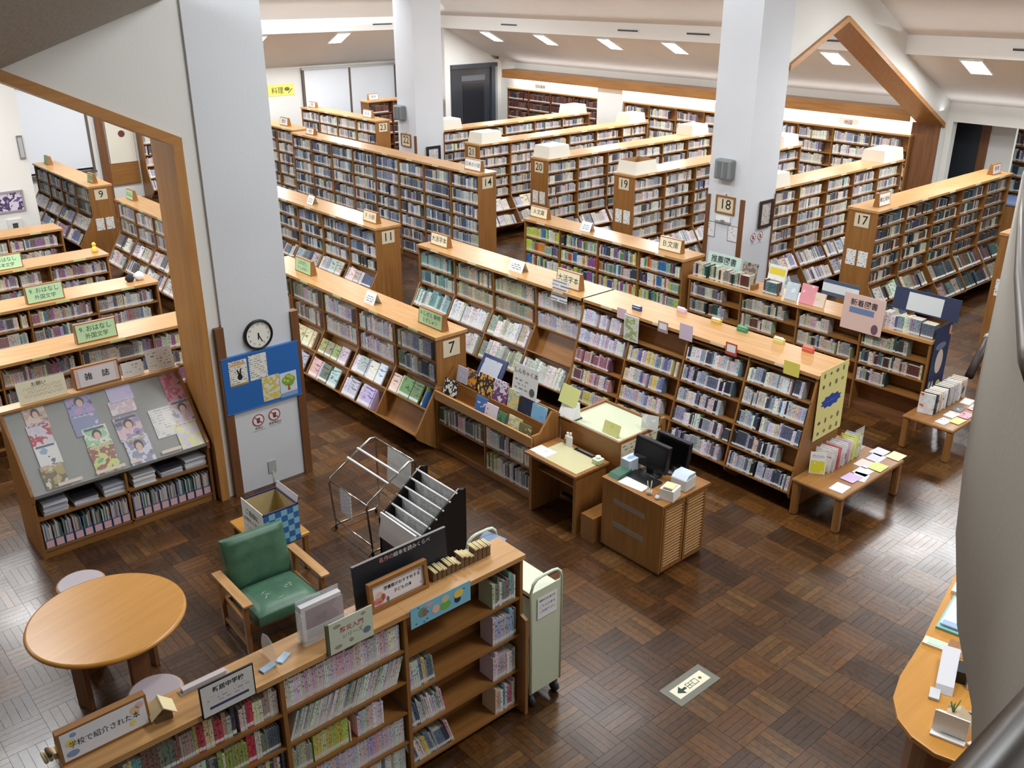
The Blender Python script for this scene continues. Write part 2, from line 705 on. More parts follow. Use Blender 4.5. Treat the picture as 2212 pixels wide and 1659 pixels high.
# fascia with air slots
fa = struct(BOX('trim_1', FX0 - 0.03, FX0 + 0.05, -4, 24.2, 4.2, 4.56, M_WHITE))
fb = struct(BOX('trim_2', -5, FX0, 24.17, 24.25, 4.2, 4.56, M_WHITE))
for k, y in enumerate((21.05, 16.62, 14.45, 11.0, 7.1)):
    t = thing('air_vent', ['slotted grey air vent on the ceiling fascia, just right of the middle pillar', 'slotted grey air vent on the ceiling fascia, second left of the right-hand pillar',
                           'slotted grey air vent on the ceiling fascia, close to the left of the right-hand pillar', 'slotted grey air vent on the fascia inside the wooden gable opening',
                           'slotted grey air vent on the fascia at the far right edge'][k], 'vent', (FX0 - 0.03, y, 4.38))
    BOX('vent_frame', -0.015, 0, -0.36, 0.36, -0.045, 0.05, M_WHITE, t)
    BOX('slot', -0.02, -0.016, -0.33, 0.33, -0.02, 0.01, mat('vent_dark', (70, 72, 76), 0.7), t)
    BOX('louvre', -0.024, -0.016, -0.33, 0.33, 0.014, 0.022, M_GREY, t)
t = thing('air_vent', 'slotted grey air vent on the fascia left of the middle pillar', 'vent', (16.25, 24.17, 4.36))
BOX('vent_frame', -0.36, 0.36, -0.015, 0, -0.045, 0.05, M_WHITE, t)
BOX('slot', -0.33, 0.33, -0.02, -0.016, -0.02, 0.01, mat('vent_dark', (70, 72, 76), 0.7), t)
BOX('louvre', -0.33, 0.33, -0.024, -0.016, 0.014, 0.022, M_GREY, t)


# gable walls with their wooden frames
def gable(i, pts, y0, y1):
    return struct(G().prism(pts, 'y', y0, y1).make('wall_gable_%s' % i, M_WALL))


def trim_path(name, pts, wd, y0, y1, m):
    """board that follows a path in the x-z plane, inside edge given"""
    g = G()
    for a, b in zip(pts[:-1], pts[1:]):
        a, b = Vector((a[0], 0, a[1])), Vector((b[0], 0, b[1]))
        d = (b - a).normalized()
        n = Vector((-d.z, 0, d.x))
        p = a - d * wd * 0.0
        g.obox((p.x, y0, p.z), b - p, (0, y1 - y0, 0), n * wd)
    return struct(g.make(name, m))


gable('left', [(3.96, 8.3), (-5, 8.3), (-5, 2.74), (-3.0, 3.7), (0.9, 5.47), (3.8, 4.08), (3.8, 0), (3.96, 0)], 9.3, 9.8)
gable('right', [(13.6, 6.9), (13.6, 3.8), (14.3, 4.16), (16.08, 4.93), (20.45, 2.73), (20.45, 0), (20.95, 0), (20.95, 3.0), (18.4, 4.24), (18.4, 4.56)], 9.42, 9.92)
WT = wood('x', 'trim')
WTZ = wood('z', 'trim')
struct(G().prism([(0.9, 5.47), (3.8, 4.08), (3.8, 4.0), (3.715, 3.93), (3.7, 4.02), (0.9, 5.36)], 'y', 9.26, 9.83).make('trim_3', WT))
struct(G().prism([(3.8, 4.08), (3.8, 0), (3.7, 0), (3.7, 4.02)], 'y', 9.262, 9.832).make('trim_4', WTZ))
struct(G().prism([(16.08, 4.94), (20.46, 2.73), (20.46, 2.62), (20.38, 2.68), (16.08, 4.84)], 'y', 9.36, 9.95).make('trim_5', WT))
struct(G().prism([(16.08, 4.94), (16.08, 4.84), (14.42, 4.11), (14.42, 4.21)], 'y', 9.361, 9.949).make('trim_6', WT))
struct(G().prism([(20.46, 2.66), (20.46, 0), (20.39, 0), (20.39, 2.69)], 'y', 9.44, 10.05).make('trim_7', wood('z', 'brown')))


# pillars with wooden corner guards
def pillar(x0, x1, y0, y1, strips):
    p = struct(BOX('pillar', x0, x1, y0, y1, 0, 8.25, M_PILLAR))
    for s in strips:
        BOX('corner_guard', *s, 0, 2.06, wood('z', 'brown'), p)
    return p


pillar(3.96, 4.78, 9.27, 10.05, [(3.87, 3.965, 9.24, 9.34), (4.775, 4.87, 9.24, 9.34)])
pillar(13.52, 14.4, 9.38, 10.17, [(13.495, 13.52, 9.37, 9.46), (13.495, 13.52, 10.1, 10.18), (14.39, 14.41, 9.36, 9.44)])
pillar(13.55, 14.38, 18.93, 19.68, [(13.525, 13.55, 18.92, 19.0), (14.37, 14.39, 18.91, 18.98)])

# ceiling lights on the slopes of the aisles
sl = math.atan2(4.22 - 3.09, XB + 0.1 - FX0)


def ceiling_light(x, y, z, rot, label, along):
    t = thing('ceiling_light', label, 'light', (x, y, z), 0, 'recessed ceiling lights')
    t.rotation_euler = rot
    a, b = (0.3, 0.2) if along == 'x' else (0.2, 0.3)
    g = G()
    for q in ((-a - .03, a + .03, -b - .03, -b), (-a - .03, a + .03, b, b + .03), (-a - .03, -a, -b, b), (a, a + .03, -b, b)):
        g.box(*q, -0.03, 0.0)
    g.make('frame', M_WHITE, t)
    BOX('diffuser', -a, a, -b, b, -0.028, -0.012, M_LAMP, t)


for y, s in ((22.3, 'first bright ceiling light right of the middle pillar'), (20.0, 'second bright ceiling light right of the middle pillar'), (17.6, 'third bright ceiling light right of the middle pillar'),
             (15.45, 'bright ceiling light nearest the left of the right-hand pillar'), (13.3, 'bright ceiling light behind the top of the right-hand pillar'),
             (11.15, 'bright ceiling light seen inside the wooden gable opening'), (8.2, 'bright ceiling light on the slope right of the wooden gable')):
    x = 18.8
    ceiling_light(x, y, 4.22 - (x - FX0) * math.tan(sl) - 0.005, (0, sl, 0), s, 'x')
    area((x + 0.02, y, 4.22 - (x - FX0) * math.tan(sl) - 0.06), (0, sl, 0), 0.4, 0.4, 55)
s2 = math.atan2(1.12, 2.3)
for x, s in ((15.05, 'bright ceiling light between the left and middle pillars'), (12.45, 'bright ceiling light half hidden by the left pillar')):
    ceiling_light(x, 24.6, 4.22 - 0.4 * 1.12 / 2.3 - 0.005, (-s2, 0, 0), s, 'y')
    area((x, 24.62, 4.22 - 0.4 * 1.12 / 2.3 - 0.06), (-s2, 0, 0), 0.4, 0.4, 70)

# light cove above the back-wall shelves
t = thing('light_cove', 'long wooden light cove glowing above the back wall shelves', 'light', (0, 0, 0))
BOX('valance', 20.12, 20.16, 10.0, 23.4, 2.72, 2.93, wood('y', 'oak'), t)
BOX('cove_board', 20.12, XB, 10.0, 23.4, 2.93, 2.96, wood('y', 'oak'), t)
for k in range(11):
    G().tube([(20.3, 10.2 + 1.2 * k, 2.82), (20.3, 11.3 + 1.2 * k, 2.82)], 0.018, 8).make('lamp_tube', M_COVE, t)
area((20.38, 16.7, 2.86), (0, -0.5, 0), 0.1, 13.0, 150)

# windows with roller blinds, and the dark shuttered door
DK = mat('window_post', (96, 84, 74), 0.6)
for n, (x0, x1, xm) in enumerate(((14.78, 18.1, 16.4), (6.0, 8.32, None))):
    t = struct(bpy.data.objects.new('window_%d' % (n + 1), None))
    COL.objects.link(t)
    edges = [x0, xm, x1] if xm else [x0, x1]
    for a, b in zip(edges[:-1], edges[1:]):
        BOX('roller_blind', a + 0.03, b - 0.03, 26.33, 26.345, 0.95, 3.04, mat('blind_cloth', (222, 226, 232), 0.8), t)
        BOX('pane', a, b, 26.37, 26.38, 0.9, 3.05, mat('night_glass', (40, 44, 52), 0.1), t)
    for a in edges:
        BOX('frame_post', a - 0.035, a + 0.035, 26.32, 26.4, 0.85, 3.08, DK, t)
    BOX('frame_head', x0 - 0.04, x1 + 0.04, 26.3, 26.4, 3.04, 3.1, mat('aluminium', (170, 170, 168), 0.4, 0.6), t)
    BOX('window_sill', x0 - 0.04, x1 + 0.04, 26.26, 26.4, 0.82, 0.87, DK, t)
t = struct(bpy.data.objects.new('door_1', None))
COL.objects.link(t)
SLATE = mat('slate_shutter', (62, 68, 78), 0.45)
BOX('door_frame', 18.62, 20.45, 24.0, 24.1, 3.0, 3.12, SLATE, t)
BOX('door_frame', 20.35, 20.45, 24.0, 24.1, 0, 3.0, mat('grey_jamb', (150, 154, 158), 0.5), t)
BOX('door_frame', 20.2, 20.35, 23.99, 24.1, 0, 3.0, SLATE, t)
BOX('door_leaf', 18.62, 20.2, 24.05, 24.1, 0, 3.0, mat('dark_slate', (44, 48, 56), 0.4), t)
BOX('door_rail', 19.0, 19.95, 24.03, 24.06, 2.62, 2.78, mat('slate_light', (92, 98, 108), 0.4), t)
BOX('door_panel', 19.06, 19.9, 24.035, 24.06, 0.4, 2.55, mat('dark_panel', (30, 33, 40), 0.3), t)
# wooden posts and a wall panel seen far left through the opening
BOX('trim_8', 8.52, 8.72, 26.3, 26.4, 0, 3.15, wood('z', 'brown'))['kind'] = 'structure'
t = struct(BOX('trim_9', 8.72, 9.5, 26.32, 26.4, 0.4, 0.98, wood('x', 'oak')))
pb = tag(BOX('notice_board', 8.76, 9.46, 26.3, 26.36, 0.98, 2.6, mat('cream_board', (226, 220, 204), 0.8)), 'tall cream notice board between brown posts at far left', 'notice board')
for z, r, c in ((2.16, 0.055, (150, 70, 90)), (1.74, 0.085, (104, 50, 48))):
    G().lathe([(r, 0), (r, 0.02)], 20).make('round_badge', mat('badge%d' % c[0], c, 0.6), pb, frame((9.15, 26.3, z), (1, 0, 0), (0, 0, 1)))
# corridor door at the right
t = struct(bpy.data.objects.new('door_2', None))
COL.objects.link(t)
BOX('door_leaf', 21.5, 21.56, 9.0, 9.75, 0, 2.7, mat('dark_slate', (44, 48, 56), 0.4), t)
BOX('door_frame', 21.46, 21.56, 8.82, 9.0, 0, 2.74, wood('z', 'brown'), t)
struct(BOX('wall_corridor_side', 21.5, 21.6, 8.3, 8.82, 0, 3.05, M_WALL))
struct(BOX('baseboard_left', 5.1, 5.14, 20.0, 20.2, 0, 0.08, wood('y', 'brown')))

# balcony parapet beside the camera, with its handrail
PL = [(0.3, -0.28), (0.9, 0.06), (1.5, 0.36), (2.12, 0.64), (2.42, 0.82), (2.9, 1.05), (3.41, 1.26), (4.11, 1.53), (5.21, 1.90), (6.21, 2.20), (7.4, 2.5)]
par = G()
n_ = len(PL)
off = []
for k, p in enumerate(PL):
    a, b = PL[max(k - 1, 0)], PL[min(k + 1, n_ - 1)]
    d = Vector((b[0] - a[0], b[1] - a[1])).normalized()
    off.append((p[0] + d.y * 0.16, p[1] - d.x * 0.16))
vs = [(x, y, 3.8) for x, y in PL] + [(x, y, 4.78) for x, y in PL] + [(x, y, 3.8) for x, y in off] + [(x, y, 4.78) for x, y in off]
fs = []
for k in range(n_ - 1):
    fs += [(k, n_ + k, n_ + k + 1, k + 1), (2 * n_ + k, 2 * n_ + k + 1, 3 * n_ + k + 1, 3 * n_ + k), (n_ + k, 3 * n_ + k, 3 * n_ + k + 1, n_ + k + 1), (k, k + 1, 2 * n_ + k + 1, 2 * n_ + k)]
fs += [(0, 2 * n_, 3 * n_, n_), (n_ - 1, 2 * n_ - 1, 4 * n_ - 1, 3 * n_ - 1)]
par._add(vs, fs, 0, True)
PAR = struct(par.make('balcony_parapet', M_PARAPET))
G().tube([(0.2, 0.16, 4.85), (0.55, 0.165, 4.85), (0.9, 0.165, 4.85), (1.6, 0.18, 4.85), (2.6, 0.2, 4.85)], 0.055, 18).make('handrail', M_DARKRAIL, PAR)
G().tube([(1.66, 0.5, 4.86), (1.8, 0.575, 4.86), (2.3, 0.79, 4.86), (2.9, 1.03, 4.86), (3.6, 1.3, 4.86)], 0.035, 14).make('handrail', M_DARKRAIL, PAR)
for k in (3, 5, 7):
    G().tube([(PL[k][0] + 0.02, PL[k][1] - 0.02, 4.76), (PL[k][0] + 0.02, PL[k][1] - 0.02, 4.85)], 0.012, 8).make('rail_bracket', M_DARKRAIL, PAR)

# ------------------------------------------------------------------ books
PAL = {
    'blue': [(168, 176, 188), (118, 130, 152), (84, 96, 124), (206, 210, 214), (62, 68, 84), (136, 152, 176), (222, 222, 220), (104, 116, 130), (176, 180, 172), (90, 84, 80), (196, 190, 178)],
    'pale': [(222, 218, 210), (198, 192, 186), (186, 190, 200), (232, 228, 222), (160, 156, 160), (206, 196, 184), (150, 160, 178), (196, 180, 176), (110, 108, 116), (216, 206, 190), (88, 84, 92)],
    'dark': [(64, 78, 76), (88, 108, 116), (46, 56, 64), (202, 194, 176), (110, 78, 62), (72, 66, 62), (148, 140, 126), (56, 88, 84), (96, 60, 54), (216, 210, 196), (60, 66, 90)],
    'teal': [(126, 168, 170), (164, 188, 180), (96, 142, 150), (196, 206, 190), (84, 120, 130), (210, 212, 196), (146, 178, 186)],
    'sage': [(178, 178, 150), (196, 194, 168), (160, 166, 146), (206, 204, 184), (186, 170, 156), (146, 158, 148)],
    'white': [(226, 226, 222), (206, 208, 208), (232, 230, 226), (190, 192, 198), (214, 210, 204)],
    'pocket': [(92, 148, 140), (62, 120, 176), (196, 208, 96), (206, 206, 196), (64, 74, 84), (196, 84, 66), (150, 180, 164), (222, 216, 178), (90, 100, 152), (214, 150, 70), (116, 154, 108), (230, 228, 220), (150, 90, 150)],
    'lilac': [(206, 200, 220), (222, 218, 228), (186, 182, 210), (214, 206, 214)],
    'pink': [(196, 140, 160), (214, 176, 180), (176, 110, 140), (206, 196, 160), (150, 110, 120), (226, 214, 196), (120, 80, 96)],
    'manga': [(214, 206, 170), (150, 150, 190), (206, 150, 170), (222, 220, 214), (110, 116, 160), (220, 206, 120), (130, 150, 170), (190, 190, 200)],
    'disc': [(222, 222, 226), (70, 76, 92), (190, 192, 200), (40, 44, 54), (150, 158, 176), (206, 190, 180), (232, 232, 230), (96, 104, 130), (178, 184, 196)],
    'kids': [(196, 188, 176), (150, 144, 140), (176, 176, 180), (120, 110, 112), (206, 200, 190), (96, 92, 100), (160, 120, 120), (216, 206, 180), (110, 130, 150), (150, 110, 140), (190, 170, 150)],
    'art': [(206, 204, 206), (176, 184, 200), (150, 170, 180), (120, 130, 116), (222, 220, 214), (196, 176, 190), (96, 110, 96), (206, 180, 170), (160, 150, 120)],
    'comic': [(222, 200, 204), (226, 212, 214), (200, 206, 214), (232, 228, 228), (216, 190, 198)],
    'zine': [(232, 232, 228), (210, 214, 206), (196, 202, 196), (222, 226, 218), (170, 176, 172)],
    'lime': [(206, 204, 110), (190, 190, 90), (216, 212, 140), (204, 206, 170)],
    'brown': [(92, 50, 44), (70, 46, 42), (110, 60, 50), (56, 52, 60), (120, 84, 70)],
    'school': [(196, 190, 176), (120, 130, 120), (170, 150, 140), (86, 96, 116), (214, 210, 200), (110, 160, 168), (190, 70, 90), (150, 160, 90), (70, 78, 90), (206, 200, 150), (130, 100, 90), (222, 222, 218)],
}
NAMES = [('white', (228, 228, 224)), ('pale grey', (200, 200, 202)), ('mid grey', (150, 150, 152)), ('dark grey', (80, 82, 88)), ('black', (40, 42, 50)), ('cream', (222, 214, 186)), ('tan', (186, 160, 130)),
         ('brown', (110, 74, 60)), ('dull red', (170, 70, 66)), ('pink', (212, 170, 180)), ('lilac', (196, 186, 214)), ('purple', (140, 100, 150)), ('pale blue', (170, 184, 208)), ('blue', (96, 120, 170)),
         ('navy', (62, 70, 100)), ('teal', (104, 156, 158)), ('pale green', (174, 192, 172)), ('green', (90, 124, 100)), ('yellow', (210, 204, 110)), ('olive', (168, 166, 130)), ('orange', (214, 150, 80))]


def cname(c):
    return min(NAMES, key=lambda n: sum((a - b) ** 2 for a, b in zip(n[1], c)))[0]


ONES = 'zeroth first second third fourth fifth sixth seventh eighth ninth tenth eleventh twelfth thirteenth fourteenth fifteenth sixteenth seventeenth eighteenth nineteenth'.split()
TENS = {20: 'twent', 30: 'thirt', 40: 'fort', 50: 'fift', 60: 'sixt', 70: 'sevent', 80: 'eight', 90: 'ninet'}


def ordinal(n):
    if n < 20:
        return ONES[n]
    if n > 99:
        return 'one hundred and ' + ordinal(n - 100)
    a, b = n // 10 * 10, n % 10
    return TENS[a] + ('ieth' if b == 0 else 'y-' + ONES[b])


BOOKS = []     # (p, U, N, W, t, d, h, colour, where, row key)


def fill(T, u0, u1, v, z, wv, hmax, dmax, pal, dens=1.0, where=None, tmin=0.012, tmax=0.034, hmin=0.72, face=0.0, lean=0.0, rng=R):
    """a row of books along local x; T world matrix of the case, wv=(v,z) up direction"""
    W = np.array(T.to_3x3() @ Vector((0, wv[0], wv[1])))
    U = np.array(T.to_3x3() @ Vector((1, 0, 0)))
    N = np.cross(U, W)       # points out of the shelf (U x W = -y for x, z)
    pals = pal if isinstance(pal, list) and isinstance(pal[0], str) else None
    cur = None
    left = 0
    u = u0
    end = u0 + (u1 - u0) * dens
    idx = 0
    while u < end - tmin:
        if left <= 0:
            cols = PAL[rng.choice(pals)] if pals else PAL[pal]
            cur = rng.choice(cols)
            left = rng.choice((1, 1, 1, 2, 2, 3, 5))
            hh = hmax * rng.uniform(hmin, 0.97)
            tt = rng.uniform(tmin, tmax)
            dd = dmax * rng.uniform(0.8, 1.0)
            series = left > 2
        left -= 1
        isface = face and rng.random() < face
        k = 1 + 0.08 * (rng.random() - .5)
        col = tuple(min(250, max(12, c * (1 + 0.16 * (rng.random() - .5)))) for c in cur)
        t = tt if series else rng.uniform(tmin, tmax)
        h = hh if series else hmax * rng.uniform(hmin, 0.97)
        if isface:
            wdt = min(h * 0.74, end - u)
            p = np.array(T @ Vector((u, v, z)))
            idx += 1
            BOOKS.append((p, U, N, W, wdt * 0.97, 0.02, h, col, where, idx, True))
            u += wdt + 0.012
            continue
        if rng.random() < 0.02 and lean == 0:
            u += rng.uniform(0.01, 0.06)
        p = np.array(T @ Vector((u, v, z)))
        idx += 1
        Wb, Ub = W, U
        if lean:
            a = lean * (1 + 0.15 * (rng.random() - .5))
            Wb = W * math.cos(a) + U * math.sin(a)
            Ub = U * math.cos(a) - W * math.sin(a)
        BOOKS.append((p, Ub, N, Wb, t * 0.96, dd * (0.92 + 0.08 * rng.random()), h, col, where, idx, False))
        u += (t + 0.0008) / (math.cos(lean) if lean else 1)


# ------------------------------------------------------------------ bookcases
LIP = {}


def case(name, label, x, y, rz, L, H, bays, straight, tray=None, D=0.5, pal='mix', number=None, num_end='R', where=None,
         dens=(0.8, 1.0), tface=0.15, back=True, kind='oak', dmax=0.16, tags=None, tpal=None, skip=(), group=None, hmin=0.72, onlyrows=None, top=True):
    """straight=(z of lowest board, rows); tray=(z high, z low, out, rows)"""
    t = thing(name, label, 'bookcase', (x, y, 0), rz, group)
    T = Matrix.Translation((x, y, 0)) @ Matrix.Rotation(rz, 4, 'Z')
    WX, WZ = wood('x', kind), wood('z', kind)
    if top:
        BOX('top_board', -0.015, L + 0.015, -0.02, D + 0.02, H - 0.04, H, wood('x', 'pale'), t)
    # side outline in (v, z)
    if tray:
        zh, zl, out, tn = tray
        pts = [(0, zh), (-out, zl), (-out + 0.03, zl - 0.06), (-0.06, 0), (D, 0), (D, H - 0.04), (0, H - 0.04)]
    else:
        pts = [(0, 0), (D, 0), (D, H - 0.04), (0, H - 0.04)]
    for u in (0, L - 0.028):
        G().prism(pts, 'x', u, u + 0.028).make('end_panel', WZ, t)
    bw = L / bays
    for k in range(1, bays):
        G().prism(pts, 'x', k * bw - 0.01, k * bw + 0.01).make('divider', WZ, t)
    BOX('back_panel', 0.02, L - 0.02, D / 2 - 0.008, D / 2 + 0.008, 0.05, H - 0.05, WX, t)
    BOX('plinth', 0.02, L - 0.02, 0.04, D - 0.04, 0, 0.08, wood('x', 'brown'), t)
    z0, rows = straight
    rh = (H - 0.05 - z0) / rows
    for b in range(bays):
        ua, ub = b * bw + 0.012, (b + 1) * bw - 0.012
        for r in range(rows):
            zb = z0 + r * rh
            BOX('shelf_board', ua, ub, 0.012, D - 0.012, zb - 0.022, zb, WX, t)
            if (b, rows - 1 - r) in skip:
                continue
            if onlyrows is None or (rows - 1 - r) < onlyrows:
                p = pal(b, rows - 1 - r) if callable(pal) else pal
                wh = None
                if where:
                    wh = (where, b, rows - 1 - r, bays, 'row')
                fill(T, ua + 0.012, ub - 0.006, 0.03, zb, (0, 1), rh - 0.045, min(dmax, D / 2 - 0.05), p, R.uniform(*dens), wh, hmin=hmin)
    if tray:
        a, c = Vector((0, 0, zh)), Vector((0, -out, zl))
        d = (c - a) / tn
        W = (a - c).normalized()
        N = Vector((0, -W.z, W.y))
        for b in range(bays):
            ua, ub = b * bw + 0.012, (b + 1) * bw - 0.012
            for r in range(tn):
                q = a + d * (r + 1)
                G().obox((ua, q.y, q.z), (ub - ua, 0, 0), -0.17 * N, 0.018 * W).make('tray_ledge', WX, t)
                q2 = a + d * r
                p = (tpal or pal)
                p = p(b, rows + r) if callable(p) else p
                wh = (where, b, rows + r, bays, 'tray') if where else None
                if (b, rows + r) in skip:
                    continue
                qq = q + 0.02 * W - 0.012 * N
                fill(T, ua + 0.012, ub - 0.008, qq.y, qq.z, (W.y, W.z), d.length - 0.06, 0.14, p, R.uniform(*dens), wh, face=tface, hmin=hmin, tmax=0.03)
        G().obox((0.02, a.y - 0.17 * N.y, a.z - 0.17 * N.z), (L - 0.04, 0, 0), c - a, -0.012 * N).make('tray_back', WX, t)
    if number:
        s = 0.23 if len(number) > 1 else 0.22
        if num_end == 'R':
            M = frame((L + 0.006, D / 2 - 0.13, H - 0.3), (0, 1, 0), (0, 0, 1))
        else:
            M = frame((-0.006, D / 2 + 0.13, H - 0.3), (0, -1, 0), (0, 0, 1))
        pl = sheet('number_plate', 0.26, 0.22, M_PLATE, M, 0.005, t)
        text(number, 0.21, M_INK, pl, 0.13, 0.11, 'numeral', 0.001, 0, 0.004)
    if tags:
        for b in range(bays):
            BOX('shelf_tag', (b + 0.5) * bw - 0.1, (b + 0.5) * bw + 0.1, -0.026, -0.0205, H - 0.034, H - 0.006, tags, t)
    return t, T


RY = -PI / 2
tagw = mat('tag_cream', (224, 208, 176), 0.6)
tagg = mat('tag_green', (196, 206, 150), 0.6)


def notices(t, L, D, H, end='R'):
    for k in range(2):
        v = D / 2 - 0.2 + 0.21 * k
        if end == 'R':
            M = frame((L + 0.004, v, H - 0.95), (0, 1, 0), (0, 0, 1))
        else:
            M = frame((-0.004, v + 0.18, H - 0.95), (0, -1, 0), (0, 0, 1))
        sheet('end_notice', 0.17, 0.26, lines_mat('notice', (232, 232, 228), (90, 90, 96), 0.04, 0.06, 0.5), M, 0.003, t)


# --- long bookcases that run away to the left, from the near aisle to the far one
case('bookcase', 'low wooden bookcase with slanted display trays, plate 7 on its end', 6.41, 13.21, RY, 4.5, 1.5, 5, (0.86, 2), (0.86, 0.27, 0.37, 2), 0.46,
     pal=lambda b, r: ['art', 'art', ['lilac', 'art', 'white'], ['lilac', 'white'], ['art', 'blue', 'disc']][b] if r < 2 else ['art', ['art', 'manga'], 'art', ['lilac', 'comic'], ['manga', 'disc', 'pocket']][b],
     number='7', where='bookcase numbered 7', tags=tagg, tface=0.3, skip=((4, 3),))
case('bookcase', 'wooden bookcase with slanted trays seen through the opening, left of plate 9', 6.4, 19.3, RY, 3.6, 1.5, 4, (0.86, 2), (0.86, 0.27, 0.37, 2), 0.46, pal='pale', tags=tagg, tface=0.2)
bc, T9 = case('bookcase', 'wooden bookcase with slanted trays and plate 9, seen through the left opening', 6.39, 24.6, RY, 3.74, 1.5, 4, (0.86, 2), (0.86, 0.27, 0.37, 2), 0.48, pal=['dark', 'teal', 'white'], number='9', tags=tagg, tpal=['white', 'manga', 'blue'], tface=0.35)
notices(bc, 3.74, 0.48, 1.5)
case('bookcase', 'long central bookcase, its left half with trays of large-print books', 8.68, 12.2, RY, 3.76, 1.58, 4, (0.95, 2), (0.95, 0.27, 0.36, 2), 0.58,
     pal=lambda b, r: [['teal'], ['sage'], ['sage'], ['white' if r == 0 else 'lilac']][b] if r < 2 else ['teal', 'white', ['sage', 'white'], ['zine']][b],
     where='large-print bookcase', tags=tagw, tface=0.0, dens=(0.9, 1.0), skip=((3, 2),))
case('bookcase', 'long central bookcase, its sloping right half full of paperbacks and film cases', 8.68, 8.44, RY, 3.58, 1.58, 4, (1.5, 1), (1.5, 0.22, 0.3, 5), 0.58,
     pal='disc', tpal=lambda b, r: [['lilac', 'lilac', 'pink', ['pink', 'manga'], ['pink', 'manga']][r - 1], ['lilac', 'manga', 'manga', ['manga', 'lilac'], 'pale'][r - 1], 'disc', 'disc'][b],
     where='sloping central bookcase', tags=tagw, tface=0.0, dens=(0.72, 1.0), skip=tuple((b, 0) for b in range(4)) + ((1, 1),))
case('bookcase', 'wooden bookcase with blue-grey books and plate 11 on its end', 8.7, 20.66, RY, 7.2, 1.6, 8, (0.82, 3), (0.82, 0.27, 0.36, 2), 0.5, pal='blue', number='11', tags=tagw, tface=0.2)
case('bookcase', 'wooden bookcase of colourful pocket paperbacks in the middle of the room', 11.42, 12.67, RY, 3.72, 1.5, 4, (0.1, 5), None, 0.5, pal='pocket', tags=tagw, hmin=0.62, dens=(0.9, 1.0), tface=0)
case('bookcase', 'tall wooden bookcase of grey-blue novels with plate 14 on its end', 11.47, 21.24, RY, 7.2, 2.1, 8, (0.1, 7), None, 0.44, pal='blue', number='14', tags=tagw)
bc, _ = case('bookcase', 'tall wooden bookcase with plate 15, half hidden by the left pillar', 11.7, 26.05, RY, 4.5, 2.1, 5, (0.1, 7), None, 0.5, pal='pale', number='15', tags=tagw)
notices(bc, 4.5, 0.5, 2.1)
case('bookcase', 'tall wooden bookcase with plate 23 below the roller blinds', 14.16, 25.5, RY, 3.9, 2.1, 4, (0.1, 7), None, 0.45, pal='pale', number='23', tags=tagw)
# --- tall cases that run away to the right
for nm, x, y, L, n, pl, lb in ((None, 14.42, 19.05, 5.2, 5, 'pale', 'tall bookcase behind the middle pillar, farthest of the long rows'), ('21', 13.7, 16.74, 5.75, 6, 'pale', 'tall bookcase with plate 21, just right of the middle pillar'),
                               ('20', 13.56, 14.33, 5.5, 6, 'pale', 'tall bookcase with plate 20, between plates 21 and 19'), ('19', 13.58, 11.95, 5.6, 6, 'pale', 'tall bookcase with plate 19, left of the right-hand pillar'),
                               (None, 14.45, 9.5, 4.7, 5, 'pale', 'tall bookcase directly behind the right-hand pillar'), ('17', 14.28, 7.36, 5.0, 5, 'dark', 'tall bookcase of dark green and brown books with plate 17'),
                               ('16', 14.38, 4.95, 4.0, 4, 'dark', 'tall bookcase with plate 16, cut off by the balcony at right')):
    bc, _ = case('bookcase', lb, x, y, 0, L, 2.1, n, (0.86, 5), (0.86, 0.25, 0.4, 2), 0.52, pal=pl, number=nm, num_end='L', tags=tagw, tface=0.06)
    if nm and nm != '21':
        notices(bc, L, 0.52, 2.1, 'L')
# --- children's cases
for k, (y, lb) in enumerate(((12.08, "low children's bookcase nearest the magazine rack, green sign on top"), (14.24, "low children's bookcase, second row behind the magazine rack"), (16.38, "low children's bookcase, third row behind the magazine rack"),
                             (18.78, "low children's bookcase farthest back, against the white partition"))):
    case('bookcase', lb, -1.5, y, 0, 6.65, 1.2, 7, (0.1, 4), None, 0.55, pal='kids', tags=tagg, dens=(0.85, 1.0), onlyrows=3)
# --- wall shelving
case('bookcase', 'wall bookcase of dark bound volumes below the far end of the glowing cove', 20.3, 23.35, RY, 3.95, 2.42, 4, (0.1, 8), None, 0.36, pal='brown', dens=(0.9, 1.0), kind='brown', top=True)
case('bookcase', 'wall bookcase of pale reference books below the glowing cove', 20.3, 18.4, RY, 8.4, 2.42, 9, (0.1, 8), None, 0.36, pal='pale', dens=(0.7, 1.0))
struct(BOX('wall_back_pier', 20.25, XB, 18.42, 19.38, 0, 2.72, M_WALL))
case('bookcase', 'wall bookcase in the far left corner behind the cream board', 9.55, 25.95, 0, 3.0, 2.4, 3, (0.86, 5), (0.86, 0.25, 0.3, 2), 0.4, pal='pale')
case('bookcase', 'tall bookcase behind the middle pillar beside the roller blinds', 15.45, 23.9, 0, 2.6, 2.3, 3, (0.1, 7), None, 0.4, pal='brown', kind='brown')
case('bookcase', 'pale wooden bookcase in the corridor at the far right edge', 22.6, 8.75, RY, 3.5, 2.5, 4, (0.1, 7), None, 0.36, pal=['dark', 'blue'], dens=(0.6, 1))
# --- new-book display
case('bookcase', 'low new-book display bookcase with books standing on its top', 11.5, 8.88, RY, 3.94, 1.25, 4, (0.42, 3), None, 0.5, pal=['pale', 'sage', 'dark'], dens=(0.35, 0.95), hmin=0.6)
